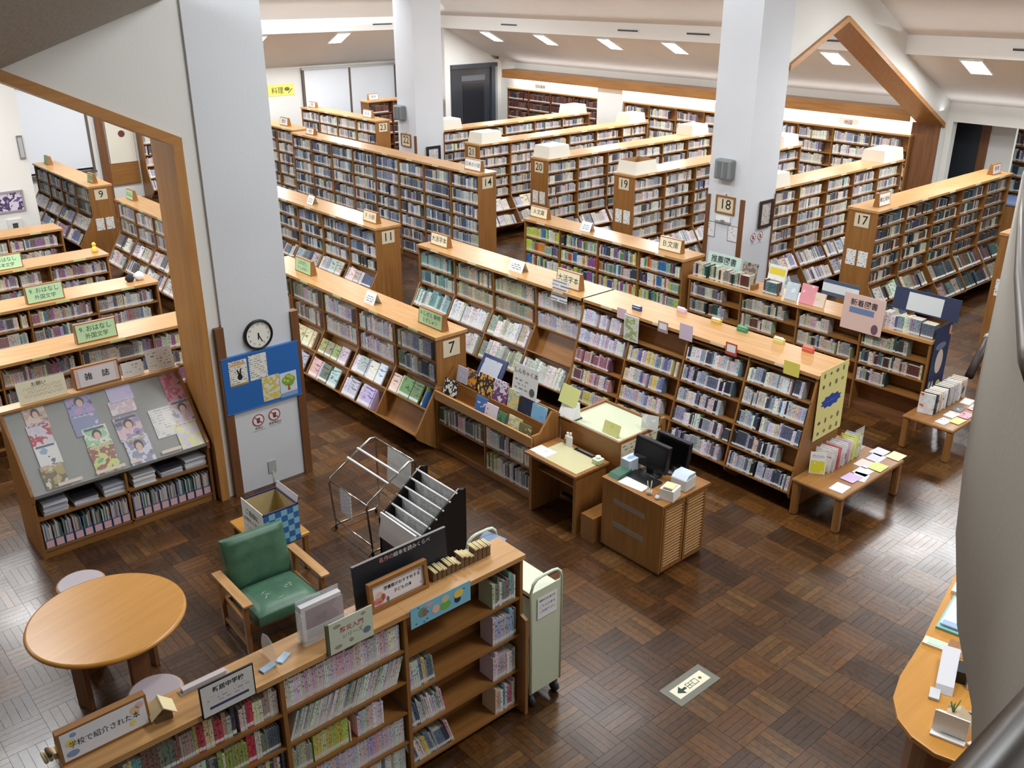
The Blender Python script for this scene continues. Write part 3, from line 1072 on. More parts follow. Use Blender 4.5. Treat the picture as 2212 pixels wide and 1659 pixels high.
# --- foreground bookcase
fg = thing('bookcase', 'long foreground bookcase with signs and wooden models along its top', 'bookcase', (0.75, 4.5, 0))
TF = Matrix.Translation((0.75, 4.5, 0))
OX, OZ = wood('x', 'oak'), wood('z', 'oak')
for a, b in ((-0.01, 1.26), (1.2612, 2.22), (2.2212, 3.32)):
    BOX('top_board', a, b, -0.02, 0.3, 1.46, 1.5, wood('x', 'pale'), fg)
for u in (0.0, 1.25, 2.2, 3.28):
    pts = [(0, 0), (0.28, 0), (0.28, 1.46), (0, 1.46)] if u < 3 else [(0, 0.95), (-0.07, 0.93), (-0.07, 0), (0.28, 0), (0.28, 1.46), (0, 1.46)]
    G().prism(pts, 'x', u, u + 0.03).make('end_panel' if u in (0.0, 3.28) else 'divider', OZ, fg)
BOX('back_panel', 0.02, 3.3, 0.262, 0.28, 0.02, 1.46, OX, fg)
for (ua, ub, n, bay, pals) in ((0.03, 1.25, 5, 'left', ['school'] * 5), (1.28, 2.2, 5, 'middle', ['comic', 'zine', 'lime', ['comic', 'lilac'], 'zine']), (2.23, 3.28, 4, 'right', ['comic'] * 4)):
    rh = (1.46 - 0.08) / n
    for r in range(n):
        zb = 0.08 + (n - 1 - r) * rh
        BOX('shelf_board', ua, ub, 0.004, 0.262, zb - 0.02, zb, OX, fg)
        wh = ('foreground bookcase', bay, r, 3, 'fore')
        hm = rh - 0.04
        if bay == 'left':
            fill(TF, ua + 0.02, ub - 0.01, 0.03, zb, (0, 1), hm, 0.16, pals[r], 0.99, wh, tmin=0.014, tmax=0.032)
        elif bay == 'middle':
            if r == 1:
                fill(TF, ua + 0.01, ub - 0.06, 0.03, zb, (0, 1), hm, 0.16, pals[r], 1.0, wh, tmin=0.007, tmax=0.011, lean=0.32, hmin=0.93)
            elif r == 2:
                fill(TF, ua + 0.01, ua + 0.16, 0.03, zb, (0, 1), hm, 0.16, 'sage', 1.0, wh, tmin=0.009, tmax=0.012)
                fill(TF, ua + 0.17, ua + 0.44, 0.03, zb, (0, 1), hm, 0.16, 'lime', 1.0, wh, tmin=0.01, tmax=0.014, hmin=0.93)
                fill(TF, ua + 0.45, ua + 0.74, 0.03, zb, (0, 1), hm, 0.16, 'comic', 1.0, wh, tmin=0.009, tmax=0.014)
            else:
                fill(TF, ua + 0.01, ub - 0.02, 0.03, zb, (0, 1), hm, 0.16, pals[r], 1.0, wh, tmin=0.009, tmax=0.015, hmin=0.9)
        else:
            if r:
                fill(TF, ua + 0.01, ua + 0.17 + 0.08 * r, 0.03, zb, (0, 1), hm * 0.9, 0.2, ['comic', 'manga', 'blue'], 1.0, wh, tmin=0.01, tmax=0.022, lean=-0.1 * r)
            fill(TF, ub - 0.26, ub - 0.02, 0.02, zb, (0, 1), hm * 0.92, 0.2, ['white', 'teal', 'pink', 'art'], 1.0, wh, tmin=0.014, tmax=0.03)


# ------------------------------------------------------------------ signs on the bookcases
def block_sign(label, x, y, z, rz, wd, h, card, words, ink=M_INK, size=None, name='shelf_sign', group=None, two=None):
    """wedge of wood with a card; local -y is its face"""
    t = thing(name, label, 'sign', (x, y, z), rz, group)
    G().prism([(-0.05, 0), (0.06, 0), (0.025, h), (-0.025, h)], 'x', -wd / 2, wd / 2).make('wood_block', wood('x', 'oak'), t)
    tl = math.atan2(0.025, h)
    c = sheet('card', wd - 0.03, h - 0.03, card, frame((-wd / 2 + 0.015, -0.0515 + 0.015 * math.sin(tl), 0.018), (1, 0, 0), (0, math.sin(tl), math.cos(tl))), 0.002, t)
    a, b = wd - 0.03, h - 0.03
    if two:
        text(words, size or b * 0.36, ink, c, a / 2, b * 0.7)
        text(two, (size or b * 0.36) * 0.9, ink, c, a / 2, b * 0.28)
    elif words:
        text(words, size or min(b * 0.6, a / max(1, len(words)) * 0.95), ink, c, a / 2, b / 2)
    return t


DG = mat('dark_green_ink', (60, 96, 66), 0.8)
block_sign("pale green wooden sign on the nearest low children's bookcase", 3.52, 12.22, 1.2, 0, 0.52, 0.26, M_GREENC, '9. おはなし', DG, two='外国文学')
block_sign("pale green wooden sign on the second low children's bookcase", 3.53, 14.36, 1.2, 0, 0.52, 0.26, M_GREENC, '9. おはなし', DG, two='外国文学')
block_sign("pale green wooden sign on the third low children's bookcase, at the left edge", 3.56, 16.5, 1.2, 0, 0.52, 0.24, M_GREENC, 'E おはなし', DG, two='日本文学')
block_sign('green card sign near the numbered end of bookcase 7', 6.62, 9.05, 1.5, RY, 0.5, 0.22, M_GREENC, '4 しぜん 動物', DG, two='5 ぎじゅつ')
block_sign('green card sign on bookcase 7 beside the left pillar', 6.62, 12.2, 1.5, RY, 0.46, 0.22, M_GREENC, '2 れきし', DG, two='3 しゃかい')
block_sign('cream sign at the far left end of the long central bookcase', 8.9, 11.87, 1.58, RY, 0.44, 0.2, M_CREAM, '大活字本')
ts = block_sign('cream sign with a notice hanging below it, mid central bookcase', 8.88, 8.9, 1.58, RY, 0.46, 0.24, M_CREAM, '大活字本')
sheet('hanging_notice', 0.32, 0.3, lines_mat('notice2', (222, 224, 228), (110, 112, 120), 0.05, 0.3, 0.7), frame((-0.16, -0.21, -0.16), (1, 0, 0), (0, 0.1, 1)), 0.003, ts)
block_sign('small white sign on the bookcase with plate 11', 8.92, 13.9, 1.6, RY, 0.42, 0.2, M_CREAM, 'Ｆ 小説')
block_sign('cream sign reading A文庫 at the left end of the pocket paperback bookcase', 11.66, 12.5, 1.5, RY, 0.46, 0.2, M_CREAM, 'Ａ文庫')
block_sign('cream sign reading B文庫 at the right end of the pocket paperback bookcase', 11.66, 9.4, 1.5, RY, 0.46, 0.22, M_CREAM, 'Ｂ文庫')
block_sign('pale sign on the tall bookcase with plate 14', 11.66, 14.4, 2.1, RY, 0.5, 0.22, M_PAPER, '日本の小説')
block_sign('small white sign on the tall bookcase with plate 14, far end', 11.66, 20.6, 2.1, RY, 0.36, 0.16, M_PAPER, '小説')
block_sign('white sign on top of the tall bookcase with plate 15', 11.95, 22.4, 2.1, RY, 0.4, 0.2, M_PAPER, '歴史')
block_sign('small pale sign on the bookcase with plate 23, near its number', 14.4, 22.3, 2.1, RY, 0.42, 0.2, M_PAPER, '生活')
block_sign('small wood-framed sign on the bookcase with plate 23, at its far end', 14.4, 25.2, 2.1, RY, 0.36, 0.16, M_PAPER, '家庭')
block_sign('wooden sign at the near end of the bookcase with plate 17', 14.72, 7.55, 2.1, 0, 0.36, 0.22, M_PAPER, '郷土資料')
block_sign('wooden sign at the far end of the bookcase with plate 17', 18.9, 7.55, 2.1, 0, 0.34, 0.2, M_PAPER, '参考')
block_sign('small pale sign on the left end of the bookcase with plate 9', 6.62, 24.2, 1.5, RY, 0.34, 0.2, M_GREENC, '', DG)
block_sign('green sign beside plate 9 on its bookcase', 6.64, 21.3, 1.5, RY, 0.34, 0.2, M_GREENC, 'こども', DG)
block_sign('green sign on the bookcase right of plate 9, seen through the opening', 6.62, 19.0, 1.5, RY, 0.34, 0.2, M_GREENC, 'えほん', DG)
block_sign('wooden sign on top of the bookcase behind the middle pillar', 15.75, 24.1, 2.3, 0, 0.34, 0.18, M_PAPER, '美術')


def sign_box(label, x, y, z, words, wd=0.62, dp=0.5, open_=False):
    t = thing('sign_box', label, 'sign', (x, y, z), 0, 'white sign boxes on the tall bookcases')
    g = G()
    k = 0.03
    w2, d2, h = wd / 2, dp / 2, 0.24
    vs = [(-w2, -d2, 0), (w2, -d2, 0), (w2, d2, 0), (-w2, d2, 0), (-w2 + k, -d2 + k, h), (w2 - k, -d2 + k, h), (w2 - k, d2 - k, h), (-w2 + k, d2 - k, h)]
    fs = [(0, 1, 5, 4), (1, 2, 6, 5), (2, 3, 7, 6), (3, 0, 4, 7), (3, 2, 1, 0)]
    if not open_:
        fs.append((4, 5, 6, 7))
    g._add(vs, fs).make('paper_box', mat('ivory_card', (232, 228, 214), 0.7), t)
    if open_:
        vi = [(p[0] * 0.96, p[1] * 0.96, p[2] + 0.002) for p in vs]
        G()._add(vi, [tuple(reversed(f)) for f in fs]).make('box_lining', mat('card_brown', (170, 130, 90), 0.8), t)
    tl = math.atan2(k, h)
    c = sheet('card', wd - 0.12, 0.17, M_WHITE, frame((-w2 + 0.06, -d2 + 0.014, 0.03), (1, 0, 0), (0, math.sin(tl), math.cos(tl))), 0.003, t)
    text(words, 0.12, M_INK, c, (wd - 0.12) / 2, 0.085)


sign_box('white sign box at the near end of the bookcase with plate 19, open on top', 13.95, 12.22, 2.1, '２ 歴史', open_=True)
sign_box('closed white sign box standing directly above number plate 20', 13.93, 14.6, 2.1, '３ 社会')
sign_box('pale sign box at the near end of the row just right of the middle pillar', 14.1, 17.0, 2.1, '４ 自然科学')
sign_box('white sign box at the near end of the row behind the middle pillar', 14.75, 19.3, 2.1, '５ 技術')
sign_box('white sign box at the far end of the row behind the middle pillar', 19.2, 19.3, 2.1, '６ 産業')
sign_box('white sign box in front of the back-wall white pier', 19.05, 17.0, 2.1, '１ 哲学')
sign_box('white sign box just left of the right-hand pillar, far end of row 20', 18.6, 14.6, 2.1, '０ 総記')
sign_box('white sign box just right of the right-hand pillar, far end of row 19', 18.8, 12.22, 2.1, '７ 芸術')
sign_box('white sign box at the near end of the row behind the right-hand pillar', 14.75, 9.76, 2.1, '８ 言語')
sign_box('long white sign box at the far end of the row behind the right-hand pillar', 18.75, 9.76, 2.1, '９ 文学', wd=0.8)
for x, y, z, s, lb in ((20.36, 21.9, 2.42, '百科事典', 'white label card above the dark bound volumes on the back wall'), (20.36, 15.1, 2.42, '参考図書', 'white label card on the back wall shelves left of the right-hand pillar'),
                       (20.36, 11.55, 2.42, '地図', 'white label card on the back wall shelves inside the wooden gable')):
    c = tag(sheet('label_card', 0.5, 0.2, M_PAPER, FX(x, y + 0.25, z + 0.002), 0.02), lb, 'sign')
    text(s, 0.11, M_INK, c, 0.25, 0.1)
# tent cards on the tops
for x, y, z, wd, lb, ink in ((6.58, 10.35, 1.5, 0.24, 'white folded tent card on bookcase 7', (90, 120, 150)), (8.9, 10.0, 1.58, 0.3, 'white folded card with a dark symbol, left half of the central bookcase', (60, 60, 64)),
                             (11.62, 11.25, 1.5, 0.24, 'white folded tent card on the pocket paperback bookcase', (90, 120, 160)), (8.9, 15.9, 1.6, 0.22, 'white folded tent card on the bookcase with plate 11', (110, 120, 120))):
    t = tag(G().prism([(-0.07, 0), (-0.068, 0), (0, 0.15), (0.068, 0), (0.07, 0), (0, 0.155)], 'x', -wd / 2, wd / 2).make('tent_card', M_PAPER), lb, 'card')
    t.location, t.rotation_euler = (x, y, z), (0, 0, RY)
    patch('print', [(-wd * .35, 0.02), (wd * .35, 0.02), (wd * .35, 0.12), (-wd * .35, 0.12)], lines_mat('tent%d' % ink[0], (232, 234, 236), ink, 0.03, 0.08, 0.6), t).matrix_basis = frame((0, -0.0725, 0.0), (1, 0, 0), (0, 0.45, 1))
# small coloured category holders along the central bookcase
for k, (x, y, c, n) in enumerate(((8.85, 7.63, (44, 74, 130), 'navy'), (9.2, 7.18, (222, 190, 200), 'pink'), (9.2, 6.63, (220, 180, 70), 'amber'), (9.2, 6.24, (70, 140, 100), 'green'), (9.2, 5.72, (222, 214, 120), 'yellow'), (9.2, 5.33, (200, 96, 80), 'red'))):
    t = thing('category_tag', '%s clip-on category tag standing on the back of the central bookcase top' % n if k else 'navy clip-on category tag standing on the middle of the central bookcase top', 'tag', (x, y, 1.58), RY)
    BOX('clip', -0.07, 0.07, -0.02, 0.02, 0, 0.06, mat('clip_' + n, c, 0.5), t)
    sheet('card', 0.12, 0.05, M_PAPER if k % 2 == 0 else mat('card_' + n, tuple(min(255, v + 50) for v in c), 0.6), frame((-0.06, -0.022, 0.035), (1, 0, 0), (0, 0.3, 1)), 0.002, t)
for k, (y, wd, h, c, n) in enumerate(((7.71, 0.16, 0.14, (226, 196, 208), 'pink'), (7.02, 0.16, 0.14, (176, 150, 160), 'mauve'), (6.66, 0.2, 0.2, (214, 196, 216), 'pale lilac'), (5.99, 0.16, 0.15, (196, 80, 80), 'red'), (5.18, 0.2, 0.16, (226, 214, 100), 'yellow'))):
    t = tag(sheet('hanging_tag', wd, h, mat('htag_' + n, c, 0.6), FX(8.645, y + wd / 2, 1.49), 0.004), '%s card tag clipped to the front lip of the central bookcase' % n, 'tag')
    if n in ('mauve', 'red'):
        patch('label', [(0.02, 0.04), (wd - 0.02, 0.04), (wd - 0.02, h - 0.02), (0.02, h - 0.02)], M_PAPER, t)
p = tag(sheet('framed_poster', 0.24, 0.34, mat('poster_frame', (226, 226, 222), 0.5), FX(8.6, 7.62, 1.25), 0.012), 'white framed poster hanging at the empty shelf of the central bookcase', 'poster')
patch('print', [(0.02, 0.02), (0.22, 0.02), (0.22, 0.32), (0.02, 0.32)], cover_mat(5, [(206, 216, 190), (222, 226, 214), (160, 180, 120), (220, 206, 150)], 14), p)

# ------------------------------------------------------------------ left pillar: clock, board, notices
t = thing('wall_clock', 'round black-rimmed wall clock on the left pillar', 'clock', (4.365, 9.27, 1.885))
Mc = frame((0, 0, 0), (1, 0, 0), (0, 0, 1))
G().lathe([(0.168, 0), (0.175, 0.02), (0.168, 0.04), (0.15, 0.04), (0.148, 0.02)], 40).make('rim', M_BLACK, t, Mc)
f = G().lathe([(0.149, 0.019), (0.149, 0.0225)], 40).make('dial', mat('dial', (232, 232, 226), 0.4), t, Mc)
for h in range(1, 13):
    a = PI / 2 - h * PI / 6
    text(str(h), 0.036, M_INK, f, 0.118 * math.cos(a), 0.118 * math.sin(a), 'numeral', 0.0235)
for nm, a, ln, wd in (('hour_hand', -PI / 2 - 0.12, 0.075, 0.012), ('minute_hand', -PI / 2 + 0.43, 0.118, 0.008)):
    d, n = Vector((math.cos(a), math.sin(a))), Vector((-math.sin(a), math.cos(a)))
    G().obox((*(-d * 0.02 - n * wd / 2), 0.0245), (*(d * ln), 0), (*(n * wd), 0), (0, 0, 0.003)).make(nm, M_INK, t, Mc)
BD = mat('blue_board', (34, 100, 176), 0.6)
t = thing('bulletin_board', 'blue bulletin board below the clock on the left pillar', 'notice board', (3.89, 9.235, 1.045))
BOX('board', 0, 0.93, 0, 0.03, 0, 0.65, BD, t)
for q in ((-0.006, 0.936, -0.003, 0.033, 0.65, 0.662), (-0.006, 0.936, -0.003, 0.033, -0.012, 0)):
    BOX('frame_rail', *q, mat('blue_frame', (66, 120, 190), 0.4), t)
for k, (x, z, cols, lb) in enumerate(((3.965, 1.355, None, 'white flyer with a black rabbit shape, upper left on the blue board'), (4.205, 1.37, None, 'white printed notice, upper middle on the blue board'),
                                      (4.335, 1.075, [(222, 214, 150), (214, 216, 210), (206, 190, 90), (226, 228, 222)], 'pale yellow printed flyer, lower middle on the blue board'),
                                      (4.555, 1.06, [(206, 214, 226), (206, 214, 226), (206, 214, 226)], 'flyer with a green fruit tree picture, lower right on the blue board'))):
    p = tag(sheet('flyer', 0.215, 0.3, cover_mat(20 + k, cols, 16) if cols else lines_mat('flyer%d' % k, (228, 226, 216), (120, 120, 124), 0.026, 0.06, 0.55), FY(x, 9.2345, z), 0.002), lb, 'flyer')
    if k == 0:
        patch('rabbit_body', ell(0.12, 0.1, 0.03, 0.036), M_INK, p)
        patch('rabbit_ears', [(0.11, 0.12), (0.085, 0.185), (0.1, 0.19), (0.12, 0.145), (0.13, 0.2), (0.145, 0.195), (0.135, 0.13)], M_INK, p)
        patch('headline', [(0.02, 0.24), (0.195, 0.24), (0.195, 0.262), (0.02, 0.262)], mat('orange_ink', (222, 160, 80), 0.7), p)
        text('おはなし会', 0.03, M_INK, p, 0.11, 0.278)
        patch('footer', [(0, 0), (0.215, 0), (0.215, 0.022), (0, 0.022)], mat('olive_ink', (150, 130, 80), 0.7), p)
    if k == 3:
        for (cx, cy, r) in ((0.07, 0.2, 0.045), (0.11, 0.225, 0.05), (0.15, 0.2, 0.045), (0.09, 0.17, 0.04), (0.135, 0.165, 0.042)):
            patch('leaf_crown', ell(cx, cy, r, r), mat('leaf_print', (120, 160, 60), 0.7), p, 0.001 + cx * 0.002)
        for (cx, cy) in ((0.06, 0.21), (0.105, 0.25), (0.155, 0.215), (0.1, 0.19), (0.135, 0.235)):
            patch('fruit', ell(cx, cy, 0.018, 0.018, 12), mat('lime_print', (190, 206, 70), 0.7), p, 0.0022)
        patch('trunk', [(0.09, 0.075), (0.125, 0.075), (0.118, 0.15), (0.1, 0.15)], mat('trunk_print', (150, 100, 50), 0.7), p, 0.0016)
        patch('sea', [(0.0, 0.0), (0.215, 0.0), (0.215, 0.06), (0.0, 0.05)], mat('sea_print', (130, 160, 200), 0.7), p, 0.0014)
PINKC = mat('sign_red', (168, 70, 84), 0.7)


def ban_sign(x, y, z, r, lb, M, words):
    t = tag(G().lathe([(r, 0), (r, 0.003)], 28).make('prohibition_sign', mat('sign_white', (232, 226, 224), 0.6), None, M @ Matrix.Translation((0, 0, 0.0))), lb, 'sign')
    g = G()
    n = 28
    vs = [(r * math.cos(2 * PI * k / n) * q, r * math.sin(2 * PI * k / n) * q, 0.004) for q in (1, 0.82) for k in range(n)]
    g._add(vs, [(k, (k + 1) % n, n + (k + 1) % n, n + k) for k in range(n)]).make('red_ring', PINKC, t)
    patch('slash', [(-r * .62, r * .5), (-r * .5, r * .62), (r * .62, -r * .5), (r * .5, -r * .62)], PINKC, t, 0.0045)
    patch('pictogram', [(-r * .25, -r * .5), (r * .2, -r * .5), (r * .3, r * .35), (-r * .3, r * .35)], mat('sign_ink', (90, 60, 64), 0.7), t, 0.004)
    text(words, r * 0.42, M_INK, t, 0, -r * 1.35)
    text('ごえんりょください', r * 0.24, M_INK, t, 0, -r * 1.75)


ban_sign(0, 0, 0, 0.075, 'red circle no-drinking sign on the left pillar, left of the pair', frame((4.255, 9.269, 0.86), (1, 0, 0), (0, 0, 1)), '飲食は')
ban_sign(0, 0, 0, 0.075, 'red circle no-smoking sign on the left pillar, right of the pair', frame((4.46, 9.269, 0.87), (1, 0, 0), (0, 0, 1)), '携帯電話は')
t = thing('outlet_cover', 'grey outlet cover low on the left pillar with a white cable', 'outlet', (4.36, 9.27, 0.2))
BOX('cover', -0.05, 0.05, -0.012, 0, -0.05, 0.1, mat('outlet_grey', (176, 178, 176), 0.5), t)
G().tube([(0, -0.014, -0.04), (0.005, -0.014, -0.12), (0.0, -0.014, -0.195)], 0.004, 6).make('cable', M_WHITE, t)


# ------------------------------------------------------------------ fittings on the other pillars
def speaker(label, x, y, z):
    t = thing('wall_speaker', label, 'speaker', (x, y, z), RY, 'grey wall speakers on the pillars')
    BOX('cabinet', -0.17, 0.17, -0.16, 0, -0.17, 0.17, M_GREY, t, 0.03)
    for u in (-0.1, 0.03):
        BOX('grille', u, u + 0.08, -0.166, -0.158, -0.13, 0.13, mat('grille_grey', (104, 110, 112), 0.6), t)


speaker('grey wall speaker on the right-hand pillar above plate 18', 13.52, 9.8, 2.54)
speaker('grey wall speaker on the middle pillar above plate 22', 13.55, 19.48, 2.57)


def plate(num, x, y, z, lb):
    t = thing('framed_number', lb, 'sign', (x, y, z), RY)
    g = G()
    for q in ((-0.2, 0.2, 0.13, 0.155), (-0.2, 0.2, -0.155, -0.13), (-0.2, -0.175, -0.13, 0.13), (0.175, 0.2, -0.13, 0.13)):
        g.box(q[0], q[1], -0.03, 0, q[2], q[3])
    g.make('frame', wood('x', 'oak'), t)
    c = sheet('card', 0.35, 0.26, M_PLATE, frame((-0.175, -0.012, -0.13), (1, 0, 0), (0, 0, 1)), 0.01, t)
    text(num, 0.24, M_INK, c, 0.175, 0.13, 'numeral', 0.001, 0, 0.004)
    G().lathe([(0.012, 0), (0.012, 0.02)], 10).make('nail', M_CHROME, t, frame((0, 0, 0.175), (1, 0, 0), (0, 0, 1)))


plate('18', 13.52, 9.77, 1.92, 'wood-framed number 18 hanging on the right-hand pillar')
plate('22', 13.55, 19.35, 1.92, 'wood-framed number 22 hanging on the middle pillar')
t = thing('clipboard', 'clear clipboard hanging below number 18 on the pillar', 'clipboard', (13.51, 9.79, 1.62), RY)
BOX('clip_rail', -0.16, 0.16, -0.03, 0, -0.02, 0.01, mat('clip_grey', (150, 152, 154), 0.4), t)
BOX('clip', -0.02, 0.04, -0.05, -0.03, -0.01, 0.04, M_GREY, t)
BOX('pad', -0.15, 0.15, -0.012, 0, 0.012, 0.1, M_PAPER, t)
for y, z, lb in ((10.17, 1.31, 'white framed notice left of the clipboard on the right-hand pillar'), (9.68, 1.3, 'white framed notice right of the clipboard on the right-hand pillar')):
    p = tag(sheet('framed_notice', 0.22, 0.28, mat('notice_frame', (130, 132, 136), 0.5), FX(13.515, y, z), 0.006), lb, 'notice')
    patch('print', [(0.012, 0.012), (0.208, 0.012), (0.208, 0.268), (0.012, 0.268)], lines_mat('notice3', (226, 226, 228), (120, 120, 126), 0.035, 0.08, 0.45), p)


def picture(label, x0, x1, z0, z1, y, fw, fm, im, d=0.03, tilt=0.0, name='framed_picture'):
    t = thing(name, label, 'picture', (x0, y, z0))
    t.rotation_euler = (tilt, 0, 0)
    wd, h = x1 - x0, z1 - z0
    g = G()
    for q in ((0, wd, 0, fw), (0, wd, h - fw, h), (0, fw, fw, h - fw), (wd - fw, wd, fw, h - fw)):
        g.box(q[0], q[1], -d, 0, q[2], q[3])
    g.make('frame', fm, t)
    sheet('print', wd - 2 * fw, h - 2 * fw, im, FY(fw, -d * 0.4, fw), 0.008, t)
    return t


DKF = mat('dark_frame', (58, 44, 38), 0.4)
picture('dark-framed certificate on the right face of the right-hand pillar', 13.95, 14.33, 1.5, 1.98, 9.37, 0.05, DKF, lines_mat('cert', (190, 184, 180), (120, 114, 112), 0.04, 0.1, 0.5))
picture('dark-framed picture low on the right face of the middle pillar', 13.82, 14.24, 1.35, 1.78, 18.92, 0.06, mat('black_frame', (36, 36, 40), 0.4), lines_mat('cert2', (206, 206, 206), (140, 140, 146), 0.04, 0.1, 0.5))
for k, x in enumerate((13.86, 14.07)):
    ban_sign(0, 0, 0, 0.075, 'red circle ban sign on the right-hand pillar, %s of the pair' % ('left' if k == 0 else 'right'), frame((x, 9.379, 1.36), (1, 0, 0), (0, 0, 1)), '禁止')
t = tag(sheet('poster', 0.86, 0.32, mat('poster_yellow', (238, 226, 110), 0.6), FY(13.62, 26.39, 2.36), 0.004), 'yellow poster reading 料理 on the far wall left of the blinds', 'poster')
text('料理', 0.2, M_INK, t, 0.3, 0.14)
patch('pot_drawing', ell(0.62, 0.18, 0.09, 0.055), mat('pot_ink', (110, 106, 70), 0.7), t)
patch('ladle_drawing', [(0.66, 0.05), (0.8, 0.18), (0.78, 0.2), (0.64, 0.07)], mat('pot_ink', (110, 106, 70), 0.7), t, 0.0015)
picture('grey-framed photograph of purple flowers on the far left wall', 4.3, 4.9, 1.37, 1.78, 20.0, 0.035, mat('grey_frame', (150, 146, 148), 0.4), cover_mat(31, [(96, 80, 130), (206, 196, 216), (70, 60, 96), (150, 136, 170)], 9))
picture('small white-framed picture below the purple flower photograph', 4.52, 4.78, 0.96, 1.24, 20.0, 0.08, mat('white_frame', (214, 212, 206), 0.5), cover_mat(32, [(96, 100, 104), (70, 74, 78), (140, 140, 140)], 20))
t = thing('wall_switch', 'narrow grey control panel at the edge of the left partition', 'switch', (5.08, 20.0, 2.55))
BOX('housing', -0.1, 0.0, -0.03, 0, -0.2, 0.24, mat('switch_frame', (120, 120, 124), 0.5), t)
BOX('display', -0.085, -0.015, -0.034, -0.03, -0.17, 0.2, mat('switch_face', (176, 178, 180), 0.4), t)
t = thing('security_camera', 'small grey security camera above the dark shutter', 'camera', (20.3, 23.95, 3.28))
BOX('bracket', -0.02, 0.02, -0.05, 0.15, 0.02, 0.06, M_GREY, t)
G().tube([(0, -0.12, 0), (0, 0.0, 0)], 0.05, 12).make('body', mat('camera_grey', (110, 112, 116), 0.4), t)
G().tube([(0, -0.14, 0), (0, -0.115, 0)], 0.035, 12).make('lens', M_BLACK, t)

# ------------------------------------------------------------------ magazine rack
X0, X1, YF = 1.79, 3.67, 9.35
rk = thing('magazine_rack', 'wooden magazine rack with a slanted clear display front beside the left pillar', 'rack', (X0, YF, 0))
Lr = X1 - X0
prof = [(0, 0), (0.62, 0), (0.66, 1.46), (0.6, 1.48), (-0.03, 0.76), (-0.03, 0.68), (0, 0.66)]
for u in (0, Lr - 0.03):
    G().prism(prof, 'x', u, u + 0.03).make('end_panel', OZ, rk)
BOX('divider', Lr / 2 - 0.012, Lr / 2 + 0.012, 0.01, 0.58, 0.06, 0.68, OZ, rk)
BOX('back_panel', 0.02, Lr - 0.02, 0.6, 0.615, 0.02, 1.44, OX, rk)
BOX('top_board', -0.01, Lr + 0.01, 0.56, 0.72, 1.45, 1.48, wood('x', 'pale'), rk)
BOX('plinth', 0.02, Lr - 0.02, 0.02, 0.58, 0, 0.08, OX, rk)
for z in (0.1, 0.46):
    BOX('shelf_board', 0.03, Lr - 0.03, 0.01, 0.58, z - 0.02, z, OX, rk)
A_, B_ = Vector((0, 0.01, 0.72)), Vector((0, 0.62, 1.44))
SD = (B_ - A_).normalized()
NS = Vector((0, -SD.z, SD.y))
SL = (B_ - A_).length
G().obox((0.03, A_.y, A_.z), (Lr - 0.06, 0, 0), SD * SL, -0.012 * NS).make('display_panel', mat('grey_felt', (150, 152, 150), 0.6), rk)
G().obox((0.03, A_.y + 0.034 * NS.y, A_.z + 0.034 * NS.z), (Lr - 0.06, 0, 0), SD * SL, 0.004 * NS).make('clear_cover', mat('clear_sheet', (240, 244, 246), 0.12, alpha=0.07), rk)
G().obox((0.03, A_.y, A_.z - 0.03), (Lr - 0.06, 0, 0), 0.035 * NS, (0, 0, 0.03)).make('front_rail', mat('steel_strip', (170, 172, 170), 0.3, 0.5), rk)
for u, wd in ((0.28, 0.24), (0.66, 0.3), (1.02, 0.12), (1.36, 0.22)):
    G().obox((u, A_.y + 0.036 * NS.y + .03 * SD.y, A_.z + 0.036 * NS.z + .03 * SD.z), (wd, 0, 0), SD * 0.035, 0.002 * NS).make('price_strip', mat('strip_paper', (226, 210, 200), 0.6), rk)
